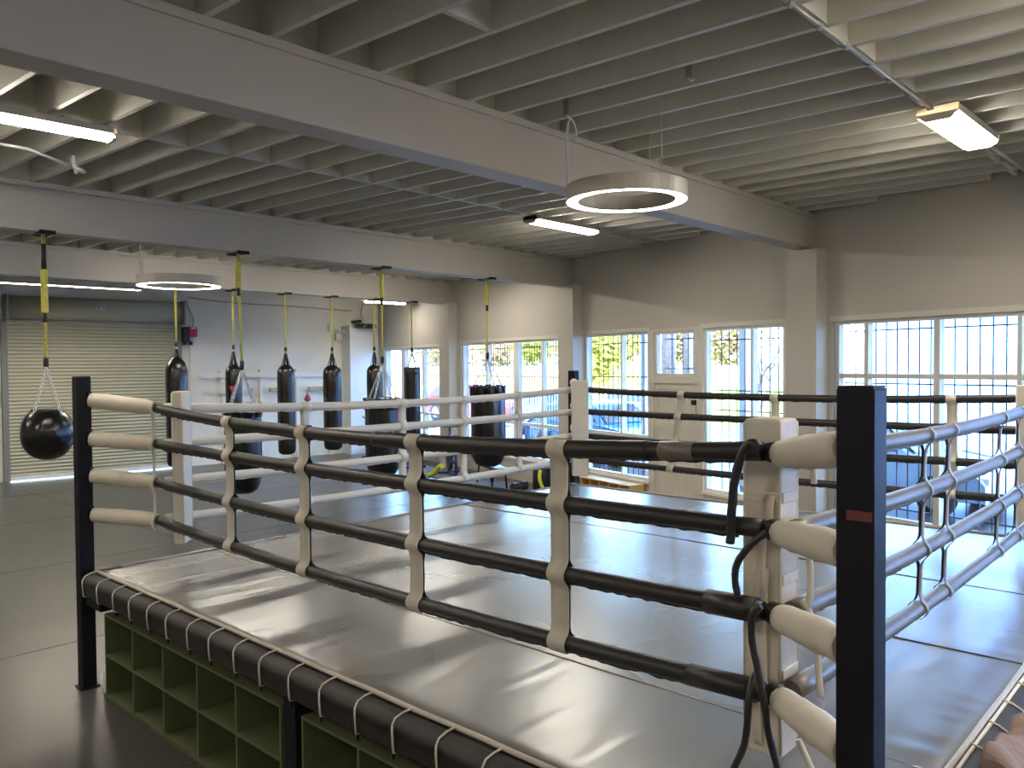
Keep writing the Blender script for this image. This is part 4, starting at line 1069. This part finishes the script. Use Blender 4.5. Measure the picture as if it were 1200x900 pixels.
for s, r_ in ((14.41, .22), (13.60, .16)):
    q = W(s, 6.6, -.06)
    t = thing('bare_tree', 'thick grey tree trunk outside the small pane over the door' if s > 14 else 'slimmer grey tree trunk outside the edge of the small pane over the door', 'tree', q)
    MB().tube([q, q+V((.02, .03, 1.5)), q+V((-.03, .05, 3)), q+V((.05, 0, 5.5))], [r_*1.3, r_, r_*.9, r_*.7], 12).build('trunk', 'bark', t)
    if s > 14: MB().tube([q+V((0, .03, 3.2)), q+V((.3, .5, 4.4)), q+V((.5, 1.0, 5.6))], [r_*.5, r_*.4, r_*.2], 8).build('branch', 'bark', t)

# ------------------------------------------------------------------ light, camera, view
w = bpy.data.worlds.new('sky'); SC.world = w; w.use_nodes = True
nt = w.node_tree; nt.nodes.clear()
out = nt.nodes.new('ShaderNodeOutputWorld'); bg = nt.nodes.new('ShaderNodeBackground'); sk = nt.nodes.new('ShaderNodeTexSky')
sk.sky_type = 'NISHITA'; sk.sun_disc = False; sk.sun_elevation = R(42); sk.sun_rotation = R(200); sk.air_density = 1.0; sk.dust_density = 1.2; sk.ozone_density = 1.0
bg.inputs['Strength'].default_value = 2.1
tn = nt.nodes.new('ShaderNodeMixRGB'); tn.blend_type = 'MULTIPLY'; tn.inputs[0].default_value = 1; tn.inputs[2].default_value = (.72, .90, 1.12, 1)
nt.links.new(sk.outputs[0], tn.inputs[1]); nt.links.new(tn.outputs[0], bg.inputs[0]); nt.links.new(bg.outputs[0], out.inputs[0])
sd = bpy.data.lights.new('sun', 'SUN'); sd.energy = 5.0; sd.angle = R(.6); sd.color = (.90, .95, 1.0)
so = bpy.data.objects.new('sun', sd); COL.objects.link(so)
dirv = V((.50, -.10, -1.0)).normalized()          # light travels from behind the hall towards the street
so.rotation_euler = dirv.to_track_quat('-Z', 'Y').to_euler()

f_, pi_, ro_, ya_ = 946.65, .0247, .0080, .8258
fw0 = V((sin(ya_), cos(ya_), 0)); rt0 = V((cos(ya_), -sin(ya_), 0)); up0 = V((0, 0, 1))
fw = fw0*cos(pi_)-up0*sin(pi_); uu = fw0*sin(pi_)+up0*cos(pi_)
rt = rt0*cos(ro_)-uu*sin(ro_); up = rt0*sin(ro_)+uu*cos(ro_)
cd = bpy.data.cameras.new('camera'); cam = bpy.data.objects.new('camera', cd); COL.objects.link(cam)
cam.matrix_world = Matrix(((rt.x, up.x, -fw.x, 0), (rt.y, up.y, -fw.y, 0), (rt.z, up.z, -fw.z, 2.5), (0, 0, 0, 1)))
cd.sensor_fit = 'HORIZONTAL'; cd.sensor_width = 36; cd.lens = 36*f_/1200; cd.clip_start = .05; cd.clip_end = 400
SC.camera = cam
SC.view_settings.view_transform = 'Standard'; SC.view_settings.look = 'None'; SC.view_settings.gamma = 1; SC.view_settings.use_curve_mapping = False
SC.view_settings.exposure = 1.18
cy = SC.cycles
cy.max_bounces = 10; cy.diffuse_bounces = 6; cy.glossy_bounces = 3; cy.transparent_max_bounces = 12; cy.caustics_reflective = False; cy.caustics_refractive = False
cy.use_denoising = True; cy.sample_clamp_indirect = 6
